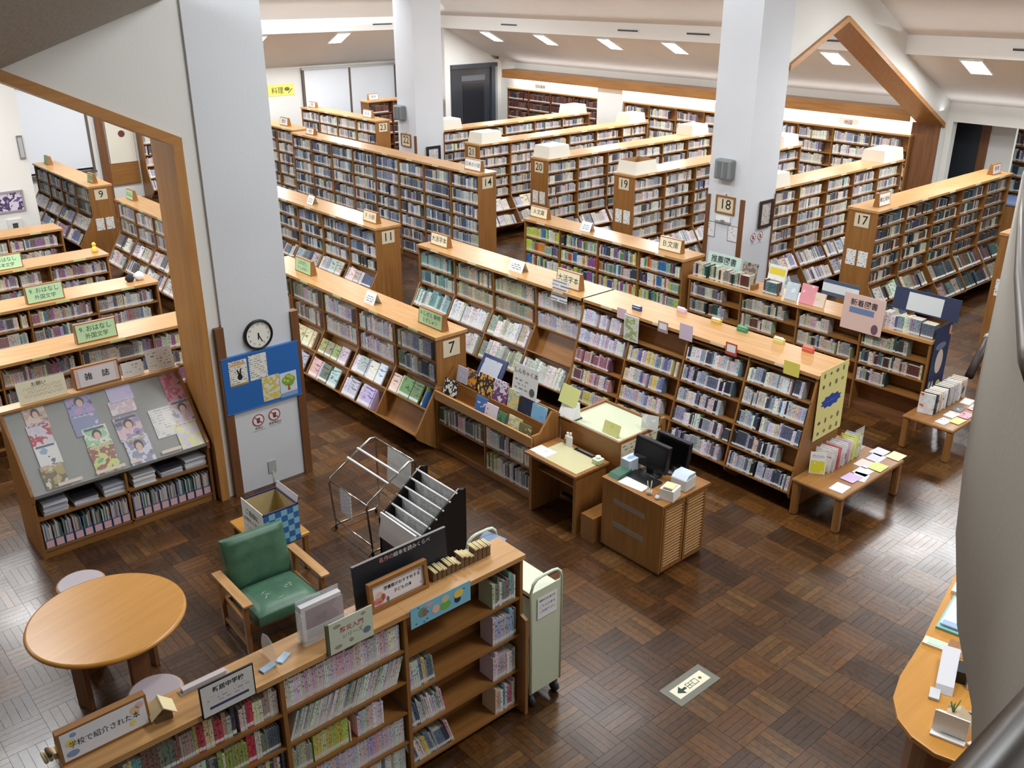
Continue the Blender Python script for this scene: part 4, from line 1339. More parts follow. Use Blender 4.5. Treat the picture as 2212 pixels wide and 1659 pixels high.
MAG = [  # x left, s low, width, height, colours, label
    (2.0, 0.67, 0.215, 0.28, [(206, 216, 206), (226, 206, 200), (210, 170, 150), (120, 130, 130)], 'magazine with a portrait cover, top of the first column of the rack'),
    (1.98, 0.5, 0.215, 0.24, [(196, 196, 214), (214, 206, 216), (180, 40, 70), (226, 206, 206)], 'magazine with a crimson flower cover, second in the first column of the rack'),
    (1.98, 0.27, 0.22, 0.24, [(90, 96, 110), (226, 226, 224), (226, 226, 224), (140, 170, 206)], 'magazine with a white notice on it, third in the first column of the rack'),
    (1.96, 0.03, 0.22, 0.25, [(206, 206, 180), (180, 160, 90), (110, 96, 60), (220, 214, 196)], 'magazine with a bowl of food, bottom of the first column of the rack'),
    (2.42, 0.68, 0.26, 0.27, [(206, 110, 170), (196, 150, 196), (150, 150, 206), (90, 70, 90)], 'magenta magazine at the top of the second column of the rack'),
    (2.41, 0.48, 0.27, 0.24, [(170, 166, 196), (130, 140, 180), (206, 206, 216)], 'lilac magazine second in the second column of the rack'),
    (2.47, 0.28, 0.25, 0.27, [(190, 216, 206), (150, 206, 160), (226, 226, 216), (90, 80, 80)], 'pale green portrait magazine, third in the second column of the rack'),
    (2.46, 0.02, 0.25, 0.33, [(100, 170, 140), (206, 216, 120), (150, 80, 60), (214, 190, 170)], 'green and brown cookery magazine, bottom of the second column of the rack'),
    (2.85, 0.74, 0.26, 0.23, [(186, 170, 220), (196, 186, 226), (206, 200, 230)], 'violet magazine at the top of the third column of the rack'),
    (2.82, 0.6, 0.27, 0.16, [(226, 206, 216), (214, 190, 206), (232, 226, 230), (120, 90, 120)], 'white and pink magazine, second in the third column of the rack'),
    (2.8, 0.29, 0.27, 0.28, [(206, 196, 216), (226, 190, 200), (150, 140, 180), (90, 70, 80)], 'mauve portrait magazine, third in the third column of the rack'),
    (2.82, 0.0, 0.26, 0.32, [(186, 190, 216), (214, 214, 230), (140, 140, 170), (110, 90, 110)], 'pale violet magazine with two faces, bottom of the third column of the rack'),
    (3.18, 0.21, 0.24, 0.34, None, 'white printed notice leaning between the last two columns of the rack'),
    (3.44, 0.56, 0.24, 0.4, [(176, 176, 196), (206, 60, 110), (226, 150, 180), (90, 80, 110)], 'pink and grey magazine at the top of the last column of the rack'),
    (3.42, 0.3, 0.25, 0.28, [(226, 196, 206), (214, 160, 170), (196, 196, 216), (120, 80, 90)], 'pink portrait magazine, middle of the last column of the rack'),
    (3.38, 0.01, 0.25, 0.31, [(196, 196, 226), (214, 206, 230), (226, 226, 140), (170, 170, 206)], 'lilac and yellow magazine, bottom of the last column of the rack')]
for k, (x, s, wd, h, cols, lb) in enumerate(MAG):
    lift = 0.006 + 0.018 * max(0, 0.8 - s)
    q = Vector((x, YF, 0)) + A_ + SD * s + NS * (lift + 0.001 * (k % 3))
    q.x = x
    m = sheet('magazine' if cols else 'notice_sheet', wd, h, cover_mat(40 + k, cols, 11) if cols else lines_mat('racknotice', (236, 236, 232), (170, 172, 174), 0.03, 0.1, 0.5), frame(q, (1, 0, 0), SD), 0.004)
    tag(m, lb, 'magazine' if cols else 'notice', 'magazines in the rack' if cols else None)
    if cols and k in (0, 4, 6, 10, 11, 14):
        patch('portrait_hair', ell(wd * 0.52, h * 0.66, wd * 0.19, h * 0.2), mat('print_hair', (60, 44, 44), 0.6), m, 0.001)
        patch('portrait_face', ell(wd * 0.52, h * 0.6, wd * 0.13, h * 0.15), mat('print_skin', (226, 190, 172), 0.6), m, 0.0016)
    if cols:
        patch('masthead', [(wd * .08, h * .86), (wd * .9, h * .86), (wd * .9, h * .95), (wd * .08, h * .95)], lines_mat('mast%d' % (k % 4), cols[0], [(170, 40, 70), (70, 70, 90), (60, 90, 150), (200, 90, 130)][k % 4], 0.03, 0.05, 0.7), m, 0.0013)
# back numbers: stacks and file boxes
for k, u in enumerate((0.1, 0.4, 0.7, 1.02, 1.32, 1.6)):
    n = (9, 5, 8, 8, 6, 7)[k]
    zz = 0.461
    for j in range(n):
        hh = 0.012 + 0.006 * R.random()
        c = R.choice([(206, 208, 214), (190, 196, 206), (222, 222, 222), (170, 176, 190)]) if not (j == n - 1 and k in (1, 4)) else (60, 58, 66)
        o = tag(BOX('back_number', -0.12, 0.12, 0, 0.3, 0, hh, mat('mag%d' % c[0], c, 0.5)), '%s magazine, %s stack from left on the rack shelf, %s from bottom' % (cname(c), ONES[k + 1], ONES[j + 1]), 'magazine', 'back numbers stacked in the rack')
        o.location, o.rotation_euler = (X0 + u + 0.12 + 0.012 * (R.random() - .5), YF + 0.03 + 0.02 * R.random(), zz), (0, 0, 0.08 * (R.random() - .5))
        zz += hh + 0.0005
for b in range(2):
    for k in range(9):
        u = 0.045 + b * (Lr / 2 - 0.015) + k * 0.098
        side = 'left' if b == 0 else 'right'
        t = thing('file_box', 'pink-labelled file box, %s from left, %s bay of the magazine rack' % (ONES[k + 1], side), 'file box', (X0 + u, YF + 0.02, 0.1), 0, 'magazine file boxes in the rack')
        fb = R.choice([(70, 90, 140), (90, 100, 130), (60, 80, 130)])
        mb = mat('filebox%d' % fb[0], fb, 0.6)
        G().prism([(0, 0), (0.3, 0), (0.3, 0.27), (0.22, 0.27), (0, 0.1)], 'x', 0, 0.004).make('side', mb, t)
        G().prism([(0, 0), (0.3, 0), (0.3, 0.27), (0.22, 0.27), (0, 0.1)], 'x', 0.086, 0.09).make('side', mb, t)
        BOX('front', 0.004, 0.086, 0, 0.004, 0, 0.1, mb, t)
        sheet('label', 0.074, 0.08, mat('label_pink', (228, 186, 190), 0.6), FY(0.008, -0.001, 0.01), 0.001, t)
        for j in range(6):
            c = R.choice([(196, 198, 206), (170, 170, 180), (206, 190, 190), (120, 130, 150), (214, 214, 210), (160, 140, 130), (70, 110, 100)])
            BOX('issue', 0.006 + j * 0.0132, 0.0175 + j * 0.0132, 0.012, 0.22, 0.004, 0.23 + 0.05 * R.random(), mat('iss%d' % c[0], c, 0.5), t)
t = block_sign('wooden sign reading 雑誌 on top of the magazine rack', 2.81, 10.02, 1.48, 0, 0.48, 0.24, mat('pink_card', (240, 206, 198), 0.7), '', name='shelf_sign')
c = sheet('white_card', 0.38, 0.19, mat('pale_card', (238, 236, 242), 0.6), frame((-0.19, -0.0535, 0.025), (1, 0, 0), (0, 0.11, 1)), 0.001, t)
text('雑', 0.085, M_INK, c, 0.1, 0.095, bold=0.01)
text('誌', 0.085, M_INK, c, 0.28, 0.095, bold=0.01)
p = tag(sheet('notice_card', 0.48, 0.22, mat('cream_notice', (240, 234, 206), 0.7), FY(2.01, 9.97, 1.483, 0.25), 0.004), 'cream notice card on the left of the magazine rack top', 'notice')
text('お願い', 0.05, M_INK, p, 0.22, 0.175)
for q in (0.13, 0.09, 0.05):
    patch('print_line', [(0.06, q), (0.44, q), (0.44, q + 0.02), (0.06, q + 0.02)], lines_mat('cn', (240, 234, 206), (120, 116, 100), 0.02, 0.05, 0.6), p)
for x, wd, h, lb in ((3.08, 0.23, 0.16, 'small pale notice right of the 雑誌 sign'), (3.36, 0.3, 0.24, 'larger white notice at the right end of the rack top')):
    p = tag(sheet('notice_card', wd, h, M_PAPER, FY(x, 9.98, 1.483, 0.25), 0.004), lb, 'notice')
    patch('print', [(0.03, 0.03), (wd - 0.03, 0.03), (wd - 0.03, h - 0.03), (0.03, h - 0.03)], lines_mat('rn', (238, 238, 236), (120, 120, 124), 0.035, 0.07, 0.5), p)

# ------------------------------------------------------------------ reading corner
TT = wood('x', 'table')
t = thing('round_table', 'round honey-coloured wooden table in the reading corner', 'table', (1.69, 6.98, 0), 0.3)
G().lathe([(0.59, 0.655), (0.615, 0.662), (0.625, 0.678), (0.618, 0.694), (0.6, 0.7)], 72).make('tabletop', TT, t)
for k in range(4):
    a = k * PI / 2
    g = G()
    g.obox(Vector((math.cos(a) * 0.3, math.sin(a) * 0.3, 0)) - Vector((-math.sin(a), math.cos(a), 0)) * 0.09, Vector((-math.sin(a), math.cos(a), 0)) * 0.18, Vector((math.cos(a), math.sin(a), 0)) * 0.045, (0, 0, 0.655))
    g.make('leg', wood('z', 'brown'), t, None, 0.006)
BOX('stretcher', -0.3, 0.3, -0.02, 0.02, 0.58, 0.655, wood('x', 'brown'), t)
BOX('stretcher', -0.02, 0.02, -0.3, 0.3, 0.58, 0.655, wood('y', 'brown'), t)
for x, y, lb in ((1.73, 6.18, 'round stool with a lilac seat between the table and the foreground bookcase'), (1.79, 8.05, 'round stool with a lilac seat behind the round table')):
    t = thing('round_stool', lb, 'stool', (x, y, 0), 0, 'round stools at the table')
    G().lathe([(0.2, 0.385), (0.214, 0.395), (0.214, 0.41), (0.204, 0.414)], 40).make('seat_rim', TT, t)
    G().lathe([(0.203, 0.412), (0.203, 0.418), (0.19, 0.423)], 40).make('seat_pad', mat('lilac_vinyl', (176, 166, 172), 0.5), t)
    for k in range(4):
        a = k * PI / 2 + 0.6
        G().tube([(0.15 * math.cos(a), 0.15 * math.sin(a), 0.387), (0.17 * math.cos(a), 0.17 * math.sin(a), 0.0)], 0.018, 10).make('leg', wood('z', 'brown'), t)
    G().lathe([(0.155, 0.12), (0.155, 0.145)], 24).make('foot_ring', wood('x', 'brown'), t)

# armchair
ch = thing('armchair', 'green vinyl armchair with wooden arms in the reading corner', 'chair', (3.09, 6.86, 0), -0.05)
AW = wood('y', 'pale')


def cushion(name, sx, sy, sz, M, parent, m, seams=()):
    g = G()
    n = 10
    vs, fs = [], []
    for j in range(n + 1):
        for i in range(n + 1):
            u, v = i / n * 2 - 1, j / n * 2 - 1
            vs.append((u, v, 1 - 0.1 * (u ** 8 + v ** 8) - 0.0))
    N = (n + 1) ** 2
    bulge = lambda u, v: (1 - u ** 6) * (1 - v ** 6)
    top = [(sx / 2 * u * (1 - 0.03 * (1 - bulge(u, v))), sy / 2 * v, sz * (0.66 + 0.34 * bulge(u, v)) - sum(0.012 * math.exp(-((v - s) / 0.05) ** 2) for s in seams)) for u, v, _ in vs]
    bot = [(sx / 2 * u, sy / 2 * v, 0) for u, v, _ in vs]
    for j in range(n):
        for i in range(n):
            a = j * (n + 1) + i
            fs.append((a, a + 1, a + n + 2, a + n + 1))
            fs.append((N + a, N + a + n + 1, N + a + n + 2, N + a + 1))
    for i in range(n):
        fs.append((i, N + i, N + i + 1, i + 1))
        b = n * (n + 1) + i
        fs.append((b, b + 1, N + b + 1, N + b))
        c, d = i * (n + 1), (i + 1) * (n + 1)
        fs.append((c, d, N + d, N + c))
        c, d = c + n, d + n
        fs.append((c, N + c, N + d, d))
    g._add(top + bot, fs, 0, True)
    o = g.make(name, m, parent, M, 0.012)
    return o


seatM = Matrix.Translation((0, -0.1, 0.28)) @ Matrix.Rotation(-0.1, 4, 'X')
sc_ = cushion('seat_cushion', 0.62, 0.58, 0.15, seatM, ch, M_VINYL)
bk = Matrix.Translation((0, 0.29, 0.52)) @ Matrix.Rotation(PI / 2 - 0.3, 4, 'X')
cushion('back_cushion', 0.62, 0.5, 0.12, Matrix.Translation((0, 0.33, 0.57)) @ Matrix.Rotation(PI / 2 - 0.24, 4, 'X'), ch, M_VINYL, (0.05, 0.62))
for s in (-1, 1):
    x = s * 0.37
    G().prism([(-0.36, 0.535), (0.36, 0.5), (0.36, 0.525), (-0.3, 0.565), (-0.36, 0.56)], 'x', x - 0.045, x + 0.045).make('armrest', AW, ch, None, 0.006)
    BOX('front_leg', x - 0.02, x + 0.02, -0.3, -0.24, 0, 0.54, wood('z', 'oak'), ch, 0.004)
    G().prism([(0.24, 0.0), (0.29, 0.0), (0.31, 0.51), (0.25, 0.51)], 'x', x - 0.02, x + 0.02).make('rear_leg', wood('z', 'oak'), ch, None, 0.004)
    BOX('side_rail', x - 0.014, x + 0.014, -0.26, 0.27, 0.06, 0.1, wood('y', 'oak'), ch)
    BOX('seat_rail', x * 0.93 - 0.014, x * 0.93 + 0.014, -0.27, 0.27, 0.24, 0.29, wood('y', 'oak'), ch)
BOX('front_rail', -0.36, 0.36, -0.285, -0.255, 0.22, 0.28, wood('x', 'oak'), ch)
BOX('back_rail', -0.36, 0.36, 0.25, 0.28, 0.22, 0.28, wood('x', 'oak'), ch)
for (u, v, a) in ((0.1, -0.02, 0.3), (0.13, -0.04, 1.5), (0.08, -0.05, 2.4), (0.14, 0.0, 2.0), (-0.12, 0.0, 0.6), (-0.1, -0.05, -0.4), (-0.13, -0.09, 0.9), (-0.03, -0.18, 0.1)):
    d, n = Vector((math.cos(a), math.sin(a))) * 0.035, Vector((-math.sin(a), math.cos(a))) * 0.003
    c = Vector((u, v))
    patch('crack', [tuple(c - d), tuple(c + n), tuple(c + d), tuple(c - n)], mat('crack_white', (206, 214, 200), 0.7), sc_, 0.1515)

# small side table with the open box
t = thing('side_table', 'small wooden side table holding the open cardboard box', 'table', (3.55, 7.75, 0))
BOX('tabletop', -0.26, 0.26, -0.34, 0.38, 0.39, 0.43, TT, t, 0.012)
for sx in (-0.22, 0.22):
    for sy in (-0.3, 0.34):
        BOX('leg', sx - 0.025, sx + 0.025, sy - 0.025, sy + 0.025, 0, 0.392, wood('z', 'oak'), t, 0.006)
t = thing('collection_box', 'open-topped box with a blue check side and a white lettered side', 'box', (3.3, 7.35, 0.43))
bx, by, bh, k = 0.38, 0.44, 0.4, 0.008
CARD = mat('cardboard', (186, 168, 124), 0.8)
BOX('base', 0, bx, 0, by, 0, 0.008, CARD, t)
for q in ((k, bx - k, k, 2 * k), (k, bx - k, by - 2 * k, by - k), (k, 2 * k, 2 * k, by - 2 * k), (bx - 2 * k, bx - k, 2 * k, by - 2 * k)):
    BOX('wall', *q, 0.008, bh, CARD, t)
BOX('check_paper', k, bx, 0.0, k, 0.0, bh, check_mat(), t)
BOX('check_paper', bx - k, bx, k, by, 0.0, bh, MATS['blue_check_paper'], t)
ED = mat('navy_tape', (40, 40, 86), 0.5)
for q in ((0, bx, -0.001, 2 * k + 0.001), (0, bx, by - 2 * k - 0.001, by - k + 0.001), (0, 2 * k + 0.001, 0, by - k), (bx - 2 * k - 0.001, bx + 0.001, 0, by - k)):
    BOX('edge_tape', *q, bh - 0.012, bh + 0.003, ED, t)
p = sheet('front_sheet', 0.44, 0.42, M_PAPER, frame((-0.002, 0.44, 0.0), (0, -1, 0), (0, 0, 1)), 0.006, t)
text('ご自由に', 0.07, M_INK, p, 0.22, 0.31, bold=0.01)
text('お持ちください', 0.055, M_INK, p, 0.22, 0.22)
patch('print', [(0.06, 0.1), (0.38, 0.1), (0.38, 0.16), (0.06, 0.16)], lines_mat('cb', (238, 238, 236), (120, 110, 110), 0.022, 0.05, 0.6), p)
patch('figure', ell(0.38, 0.07, 0.02, 0.04), mat('figure_brown', (96, 70, 60), 0.7), p)
sheet('raised_flap', 0.42, 0.07, mat('flap_white', (222, 220, 232), 0.6), frame((bx, 0.02, bh), (0, 1, 0), (0.3, 0, 1)), 0.004, t)

# newspaper racks
t = thing('newspaper_rack', 'bare chrome tube newspaper rack with two hanging papers', 'rack', (4.28, 7.12, 0))
for y in (0.06, 0.78):
    G().tube([(0.04, y, 0.02), (0.1, y, 0.05), (0.1, y, 0.1), (0.06, y, 0.58), (0.08, y, 0.64), (0.6, y, 0.93), (0.66, y, 0.93), (0.68, y, 0.88), (0.66, y, 0.08), (0.6, y, 0.05), (0.1, y, 0.05)], 0.012, 10).make('side_frame', M_CHROME, t)
    for x in (0.1, 0.62):
        G().lathe([(0.016, 0), (0.016, 0.045)], 10, 0, (x, y, 0)).make('foot', M_BLACK, t)
for x, z in ((0.08, 0.6), (0.66, 0.93), (0.64, 0.3), (0.1, 0.12)):
    G().tube([(x, 0.06, z), (x, 0.78, z)], 0.009, 8).make('cross_bar', M_CHROME, t)
for x, z in ((0.32, 0.79), (0.45, 0.86)):
    G().tube([(x, 0.04, z), (x, 0.8, z)], 0.012, 8).make('paper_stick', M_WHITE, t)
sheet('newspaper', 0.42, 0.4, lines_mat('news', (226, 228, 228), (190, 192, 194), 0.02, 0.12, 0.4), frame((0.62, 0.52, 0.52), (0, -1, 0), (0.08, 0, 1)), 0.01, t)
p = sheet('newspaper', 0.2, 0.3, lines_mat('news2', (222, 222, 220), (110, 120, 150), 0.022, 0.1, 0.7), frame((0.075, 0.6, 0.3), (0, -1, 0), (0.0, 0, 1)), 0.012, t)
t = thing('newspaper_rack', 'black-sided newspaper rack with six sloping newspaper sticks', 'rack', (4.36, 6.42, 0))
for y in (0.0, 0.63):
    G().prism([(0.05, 0.0), (0.66, 0.0), (0.66, 0.88), (0.58, 0.9), (0.05, 0.5)], 'y', y, y + 0.02).make('side_panel', M_BLACK, t)
    G().tube([(0.05, y + 0.01, 0.02), (0.05, y + 0.01, 0.5), (0.58, y + 0.01, 0.91), (0.66, y + 0.01, 0.89), (0.66, y + 0.01, 0.02)], 0.011, 8).make('edge_tube', mat('dark_chrome', (80, 78, 76), 0.3, 1.0), t)
BOX('front_panel', 0.05, 0.065, 0.02, 0.63, 0.06, 0.36, M_BLACK, t)
BOX('base_board', 0.06, 0.66, 0.02, 0.63, 0.05, 0.07, M_BLACK, t)
for k in range(6):
    x = 0.12 + 0.085 * k
    z = 0.55 + 0.066 * k
    G().tube([(x, -0.01, z), (x, 0.66, z)], 0.011, 8).make('paper_stick', mat('stick_grey', (216, 214, 212), 0.4), t)
    sheet('newspaper', 0.55 - 0.02 * (k % 3), 0.33, lines_mat('news%d' % (3 + k % 3), (216, 218, 218), [(120, 120, 122), (90, 92, 96), (140, 140, 146)][k % 3], 0.02, [0.1, 0.06, 0.2][k % 3], 0.55), frame((x + 0.016, 0.6, z - 0.34), (0, -1, 0), (0.0, 0, 1)), 0.012, t)
sheet('newspaper', 0.6, 0.27, mat('news_white', (232, 232, 230), 0.6), frame((0.03, 0.64, 0.3), (0, -1, 0), (0.12, 0, 1)), 0.02, t)

# ------------------------------------------------------------------ things on the foreground bookcase
Z = 1.5
t = block_sign('wooden sign 学校で紹介された本 at the left end of the foreground bookcase', 0.99, 4.66, Z, 0, 0.5, 0.2, mat('pale_blue_card', (222, 224, 232), 0.7), '学校で紹介された本', size=0.044)
c = [o for o in t.children if o.name.startswith('card')][0]
for pts, cl in ((ell(0.05, 0.1, 0.03, 0.025, 6), (226, 206, 110)), (ell(0.07, 0.145, 0.018, 0.014), (130, 160, 206)), (ell(0.05, 0.035, 0.035, 0.02), (130, 150, 190)), (ell(0.385, 0.045, 0.02, 0.02, 5), (232, 210, 110)), (ell(0.41, 0.12, 0.03, 0.022), (226, 190, 140)), (ell(0.44, 0.14, 0.025, 0.02), (226, 180, 190))):
    patch('doodle', pts, mat('dood%d%d' % (cl[0], cl[2]), cl, 0.7), c)
LOGM = mat('peeled_wood', (222, 206, 160), 0.6)
BARK = mat('bark', (110, 84, 56), 0.8)
t = thing('log_house', 'tiny wooden model house with a slatted roof beside the left sign', 'model', (1.31, 4.62, Z), -0.15)
BOX('wall', -0.05, 0.05, -0.04, 0.04, 0, 0.05, BARK, t)
for s in (-1, 1):
    for k in range(5):
        G().obox((s * 0.004 + s * 0.014 * k, -0.065, 0.105 - 0.012 * k), (s * 0.015, 0, -0.013), (0, 0.13, 0), (0, 0, 0.008)).make('roof_slat', LOGM, t)
G().tube([(0, -0.068, 0.112), (0, 0.068, 0.112)], 0.006, 8).make('ridge_pole', LOGM, t)
t = thing('log_block', 'small wooden log blocks at the extreme left end of the foreground bookcase', 'model', (0.70, 4.74, Z))
for k in range(3):
    G().tube([(-0.02 + 0.025 * k, -0.05, 0.012), (-0.02 + 0.025 * k, 0.04, 0.012)], 0.012, 8).make('log', LOGM, t)
G().tube([(0.005, -0.04, 0.034), (0.005, 0.03, 0.034)], 0.012, 8).make('log', BARK, t)
p = tag(sheet('school_sign', 0.345, 0.235, M_BLACK, FY(1.485, 4.462, 1.475), 0.012), 'white framed sign 新居中学校 hanging over the foreground bookcase edge', 'sign')
patch('card', [(0.008, 0.008), (0.337, 0.008), (0.337, 0.227), (0.008, 0.227)], mat('sign_card', (222, 222, 222), 0.5), p)
text('新居中学校', 0.04, M_INK, p, 0.18, 0.178, z=0.002, bold=0.02)
patch('print', [(0.04, 0.09), (0.31, 0.09), (0.31, 0.14), (0.04, 0.14)], lines_mat('ss', (222, 222, 222), (150, 140, 140), 0.026, 0.05, 0.55), p, 0.0015)
patch('blue_bar', [(0.05, 0.05), (0.3, 0.05), (0.3, 0.068), (0.05, 0.068)], mat('indigo_ink', (60, 64, 110), 0.7), p, 0.0015)
t = thing('leaflet_holder', 'low clear leaflet holder behind the 新居中学校 sign', 'holder', (1.62, 4.74, Z))
BOX('base', -0.16, 0.16, -0.03, 0.03, 0, 0.01, M_ACRYL, t)
BOX('leaflets', -0.14, 0.14, -0.02, 0.02, 0.01, 0.03, mat('leaf_grey', (196, 190, 196), 0.5), t)
for x, lb in ((2.03, 'clear acrylic divider standing on blue pads, foreground bookcase'),):
    t = thing('acrylic_stand', lb, 'stand', (x, 4.66, Z))
    g = G()
    g.prism([(0.1, 0.002), (-0.1, 0.002), (-0.1, 0.1), (-0.07, 0.16), (0.0, 0.19), (0.07, 0.17), (0.1, 0.11)], 'x', -0.002, 0.002)
    g.make('clear_panel', M_ACRYL, t)
PAD = mat('pad_blue', (176, 200, 222), 0.5)
for x, y, a, lb in ((1.98, 4.6, 0.2, 'pale blue pad at the foot of the clear divider, left one'), (2.1, 4.62, 0.5, 'pale blue pad at the foot of the clear divider, right one'), (2.32, 4.68, -0.5, 'pale blue pad under the brochure holder')):
    o = tag(BOX('foam_pad', -0.05, 0.05, -0.025, 0.025, 0, 0.012, PAD), lb, 'pad')
    o.location, o.rotation_euler = (x, y, Z + 0.0005), (0, 0, a)
t = thing('brochure_holder', 'clear holder with a stack of grey brochures on the foreground bookcase', 'holder', (2.42, 4.66, Z + 0.0125))
BOX('clear_back', -0.16, 0.16, 0.04, 0.044, 0, 0.3, M_ACRYL, t)
BOX('clear_side', -0.164, -0.16, -0.05, 0.044, 0, 0.24, M_ACRYL, t)
BOX('clear_front', -0.16, 0.16, -0.052, -0.048, 0, 0.12, M_ACRYL, t)
BOX('brochures', -0.15, 0.15, -0.01, 0.036, 0.004, 0.27, mat('brochure', (206, 204, 206), 0.5), t)
sheet('top_brochure', 0.28, 0.23, cover_mat(70, [(150, 136, 146), (160, 146, 156), (170, 160, 168)], 5), FY(-0.12, -0.011, 0.01), 0.002, t)
t = thing('series_sign', 'pale green sign with red lettering hanging over the foreground bookcase edge', 'sign', (2.36, 4.468, 1.475))
p = sheet('card', 0.33, 0.24, mat('sage_card', (206, 214, 196), 0.7), FY(0, 0, 0), 0.006, t)
BOX('side_cover', -0.02, 0, 0, 0.02, 0, 0.24, mat('olive_edge', (90, 90, 60), 0.6), t)
text('防災入門', 0.045, mat('red_ink', (186, 80, 76), 0.7), p, 0.17, 0.155, bold=0.01)
text('シリーズ', 0.04, mat('grey_ink', (130, 124, 116), 0.7), p, 0.17, 0.1)
patch('doodle', ell(0.28, 0.07, 0.03, 0.026), mat('slate_ink', (110, 130, 146), 0.7), p)
for q in (ell(0.06, 0.2, 0.03, 0.014, 8), ell(0.06, 0.04, 0.03, 0.016, 8), ell(0.16, 0.05, 0.018, 0.018, 7), ell(0.26, 0.21, 0.02, 0.012, 7)):
    patch('doodle', q, mat('olive_print', (156, 154, 126), 0.7), p)
t = thing('display_board', 'large black display board standing on the foreground bookcase', 'board', (2.73, 4.74, Z))
M = FY(0, 0.0, 0.0, 0.08)
p = sheet('panel', 0.8, 0.33, mat('board_black', (30, 32, 42), 0.5), M, 0.012, t)
BOX('top_edge', 0, 0.8, 0.02, 0.04, 0.328, 0.333, mat('board_edge', (120, 118, 116), 0.5), t)
BOX('foot', 0.1, 0.7, 0.0, 0.05, 0, 0.008, M_BLACK, t)
text('名作の', 0.042, mat('coral_ink', (226, 170, 160), 0.7), p, 0.28, 0.29)
text('絵本を読みくらべ', 0.04, M_PAPER, p, 0.5, 0.29)
t = picture('wood-framed sign 図書館がおすすめする子どもの本 on the foreground bookcase', 2.78, 3.27, Z, Z + 0.22, 4.66, 0.028, wood('x', 'oak'), mat('frame_card', (232, 228, 232), 0.6), 0.04, -0.12, 'framed_sign')
p = [o for o in t.children if o.name.startswith('print')][0]
text('図書館がおすすめする', 0.031, M_INK, p, 0.255, 0.105, bold=0.01)
text('子どもの本', 0.031, M_INK, p, 0.255, 0.055, bold=0.01)
for q, cl in ((ell(0.06, 0.06, 0.035, 0.04), (226, 190, 170)), (ell(0.05, 0.03, 0.045, 0.025), (220, 110, 110)), (ell(0.09, 0.05, 0.02, 0.025), (200, 90, 96)), (ell(0.125, 0.02, 0.012, 0.02), (110, 110, 120)), (ell(0.405, 0.13, 0.012, 0.01, 6), (170, 160, 206)), (ell(0.41, 0.03, 0.012, 0.01, 6), (200, 160, 190))):
    patch('drawing', q, mat('draw%d%d' % (cl[0], cl[1]), cl, 0.7), p)
t = thing('log_letters', 'row of tiny letters built from peeled logs on the foreground bookcase', 'model', (3.32, 4.68, Z))
for k in range(13):
    x = 0.02 + 0.042 * k
    h = (0.075, 0.08, 0.07, 0.085, 0.08, 0.06, 0.1, 0.085, 0.07, 0.11, 0.105, 0.1, 0.095)[k]
    g = G()
    g.obox((x - 0.016, -0.03, 0), (0.036, 0, 0), (0, 0.06, 0), (0, 0, h))
    g.make('bark_block', BARK, t)
    for j in range(2):
        G().tube([(x - 0.006 + 0.016 * j, -0.045, h + 0.006), (x - 0.002 + 0.016 * j, 0.055, h + 0.008)], 0.008, 7).make('log', LOGM, t)
p = tag(sheet('picture_strip', 0.53, 0.17, mat('sky_blue_paper', (130, 190, 216), 0.7), FY(2.995, 4.474, 1.35), 0.003), 'sky-blue picture strip hung along the foreground bookcase lip', 'poster')
for q, cl in ((ell(0.1, 0.1, 0.035, 0.04), (110, 150, 120)), (ell(0.12, 0.09, 0.025, 0.03), (150, 110, 90)), (ell(0.215, 0.075, 0.034, 0.034), (236, 190, 170)), (ell(0.215, 0.075, 0.012, 0.014), (200, 60, 60)),
              (ell(0.3, 0.065, 0.05, 0.035), (110, 180, 80)), (ell(0.3, 0.12, 0.036, 0.03), (206, 200, 160)), (ell(0.42, 0.11, 0.045, 0.035), (232, 206, 100)), (ell(0.41, 0.065, 0.03, 0.03), (40, 50, 90)), (ell(0.16, 0.14, 0.03, 0.014), (222, 170, 180))):
    patch('drawing', q, mat('strip%d%d' % (cl[0], cl[1]), cl, 0.7), p, 0.001 + 0.0001 * cl[0] / 25)
for k in range(14):
    u, v = R.uniform(0.02, 0.5), R.uniform(0.015, 0.155)
    patch('tadpole', ell(u, v, 0.009, 0.005, 8), mat('navy_print', (40, 50, 90), 0.7), p, 0.0008)

# book trolley
TC = mat('trolley_paint', (206, 214, 190), 0.4)
t = thing('book_trolley', 'pale green metal book trolley at the end of the foreground bookcase', 'trolley', (4.1, 4.46, 0))
for y in (0.0, 0.8):
    G().tube([(0.012, y, 0.14), (0.012, y, 1.14), (0.03, y, 1.2), (0.07, y, 1.235), (0.12, y, 1.245), (0.24, y, 1.245), (0.29, y, 1.235), (0.325, y, 1.2), (0.338, y, 1.14), (0.338, y, 0.14)], 0.013, 10).make('end_tube', TC, t)
    BOX('end_panel', 0.02, 0.33, y - 0.006, y + 0.006, 0.14, 1.13, TC, t)
for z, n in ((0.16, 'shelf'), (0.64, 'shelf'), (1.06, 'top_shelf')):
    BOX(n, 0.02, 0.33, 0.0, 0.8, z, z + 0.015, TC, t)
    BOX('shelf_lip', 0.02, 0.028, 0.0, 0.8, z, z + 0.05, TC, t)
BOX('spine_panel', 0.17, 0.18, 0.006, 0.794, 0.18, 1.06, TC, t)
for x in (0.04, 0.31):
    for y in (0.03, 0.77):
        c = BOX('caster_fork', x - 0.018, x + 0.018, y - 0.02, y + 0.02, 0.08, 0.15, mat('fork', (120, 120, 124), 0.4, 0.8), t)
        G().tube([(x - 0.014, y, 0.05), (x + 0.014, y, 0.05)], 0.05, 18).make('wheel', mat('tyre', (60, 62, 70), 0.5), c)
p = sheet('paper_notice', 0.21, 0.2, M_PAPER, FY(0.07, -0.014, 0.86), 0.002, t)
text('返却された本です', 0.022, M_INK, p, 0.105, 0.165, bold=0.01)
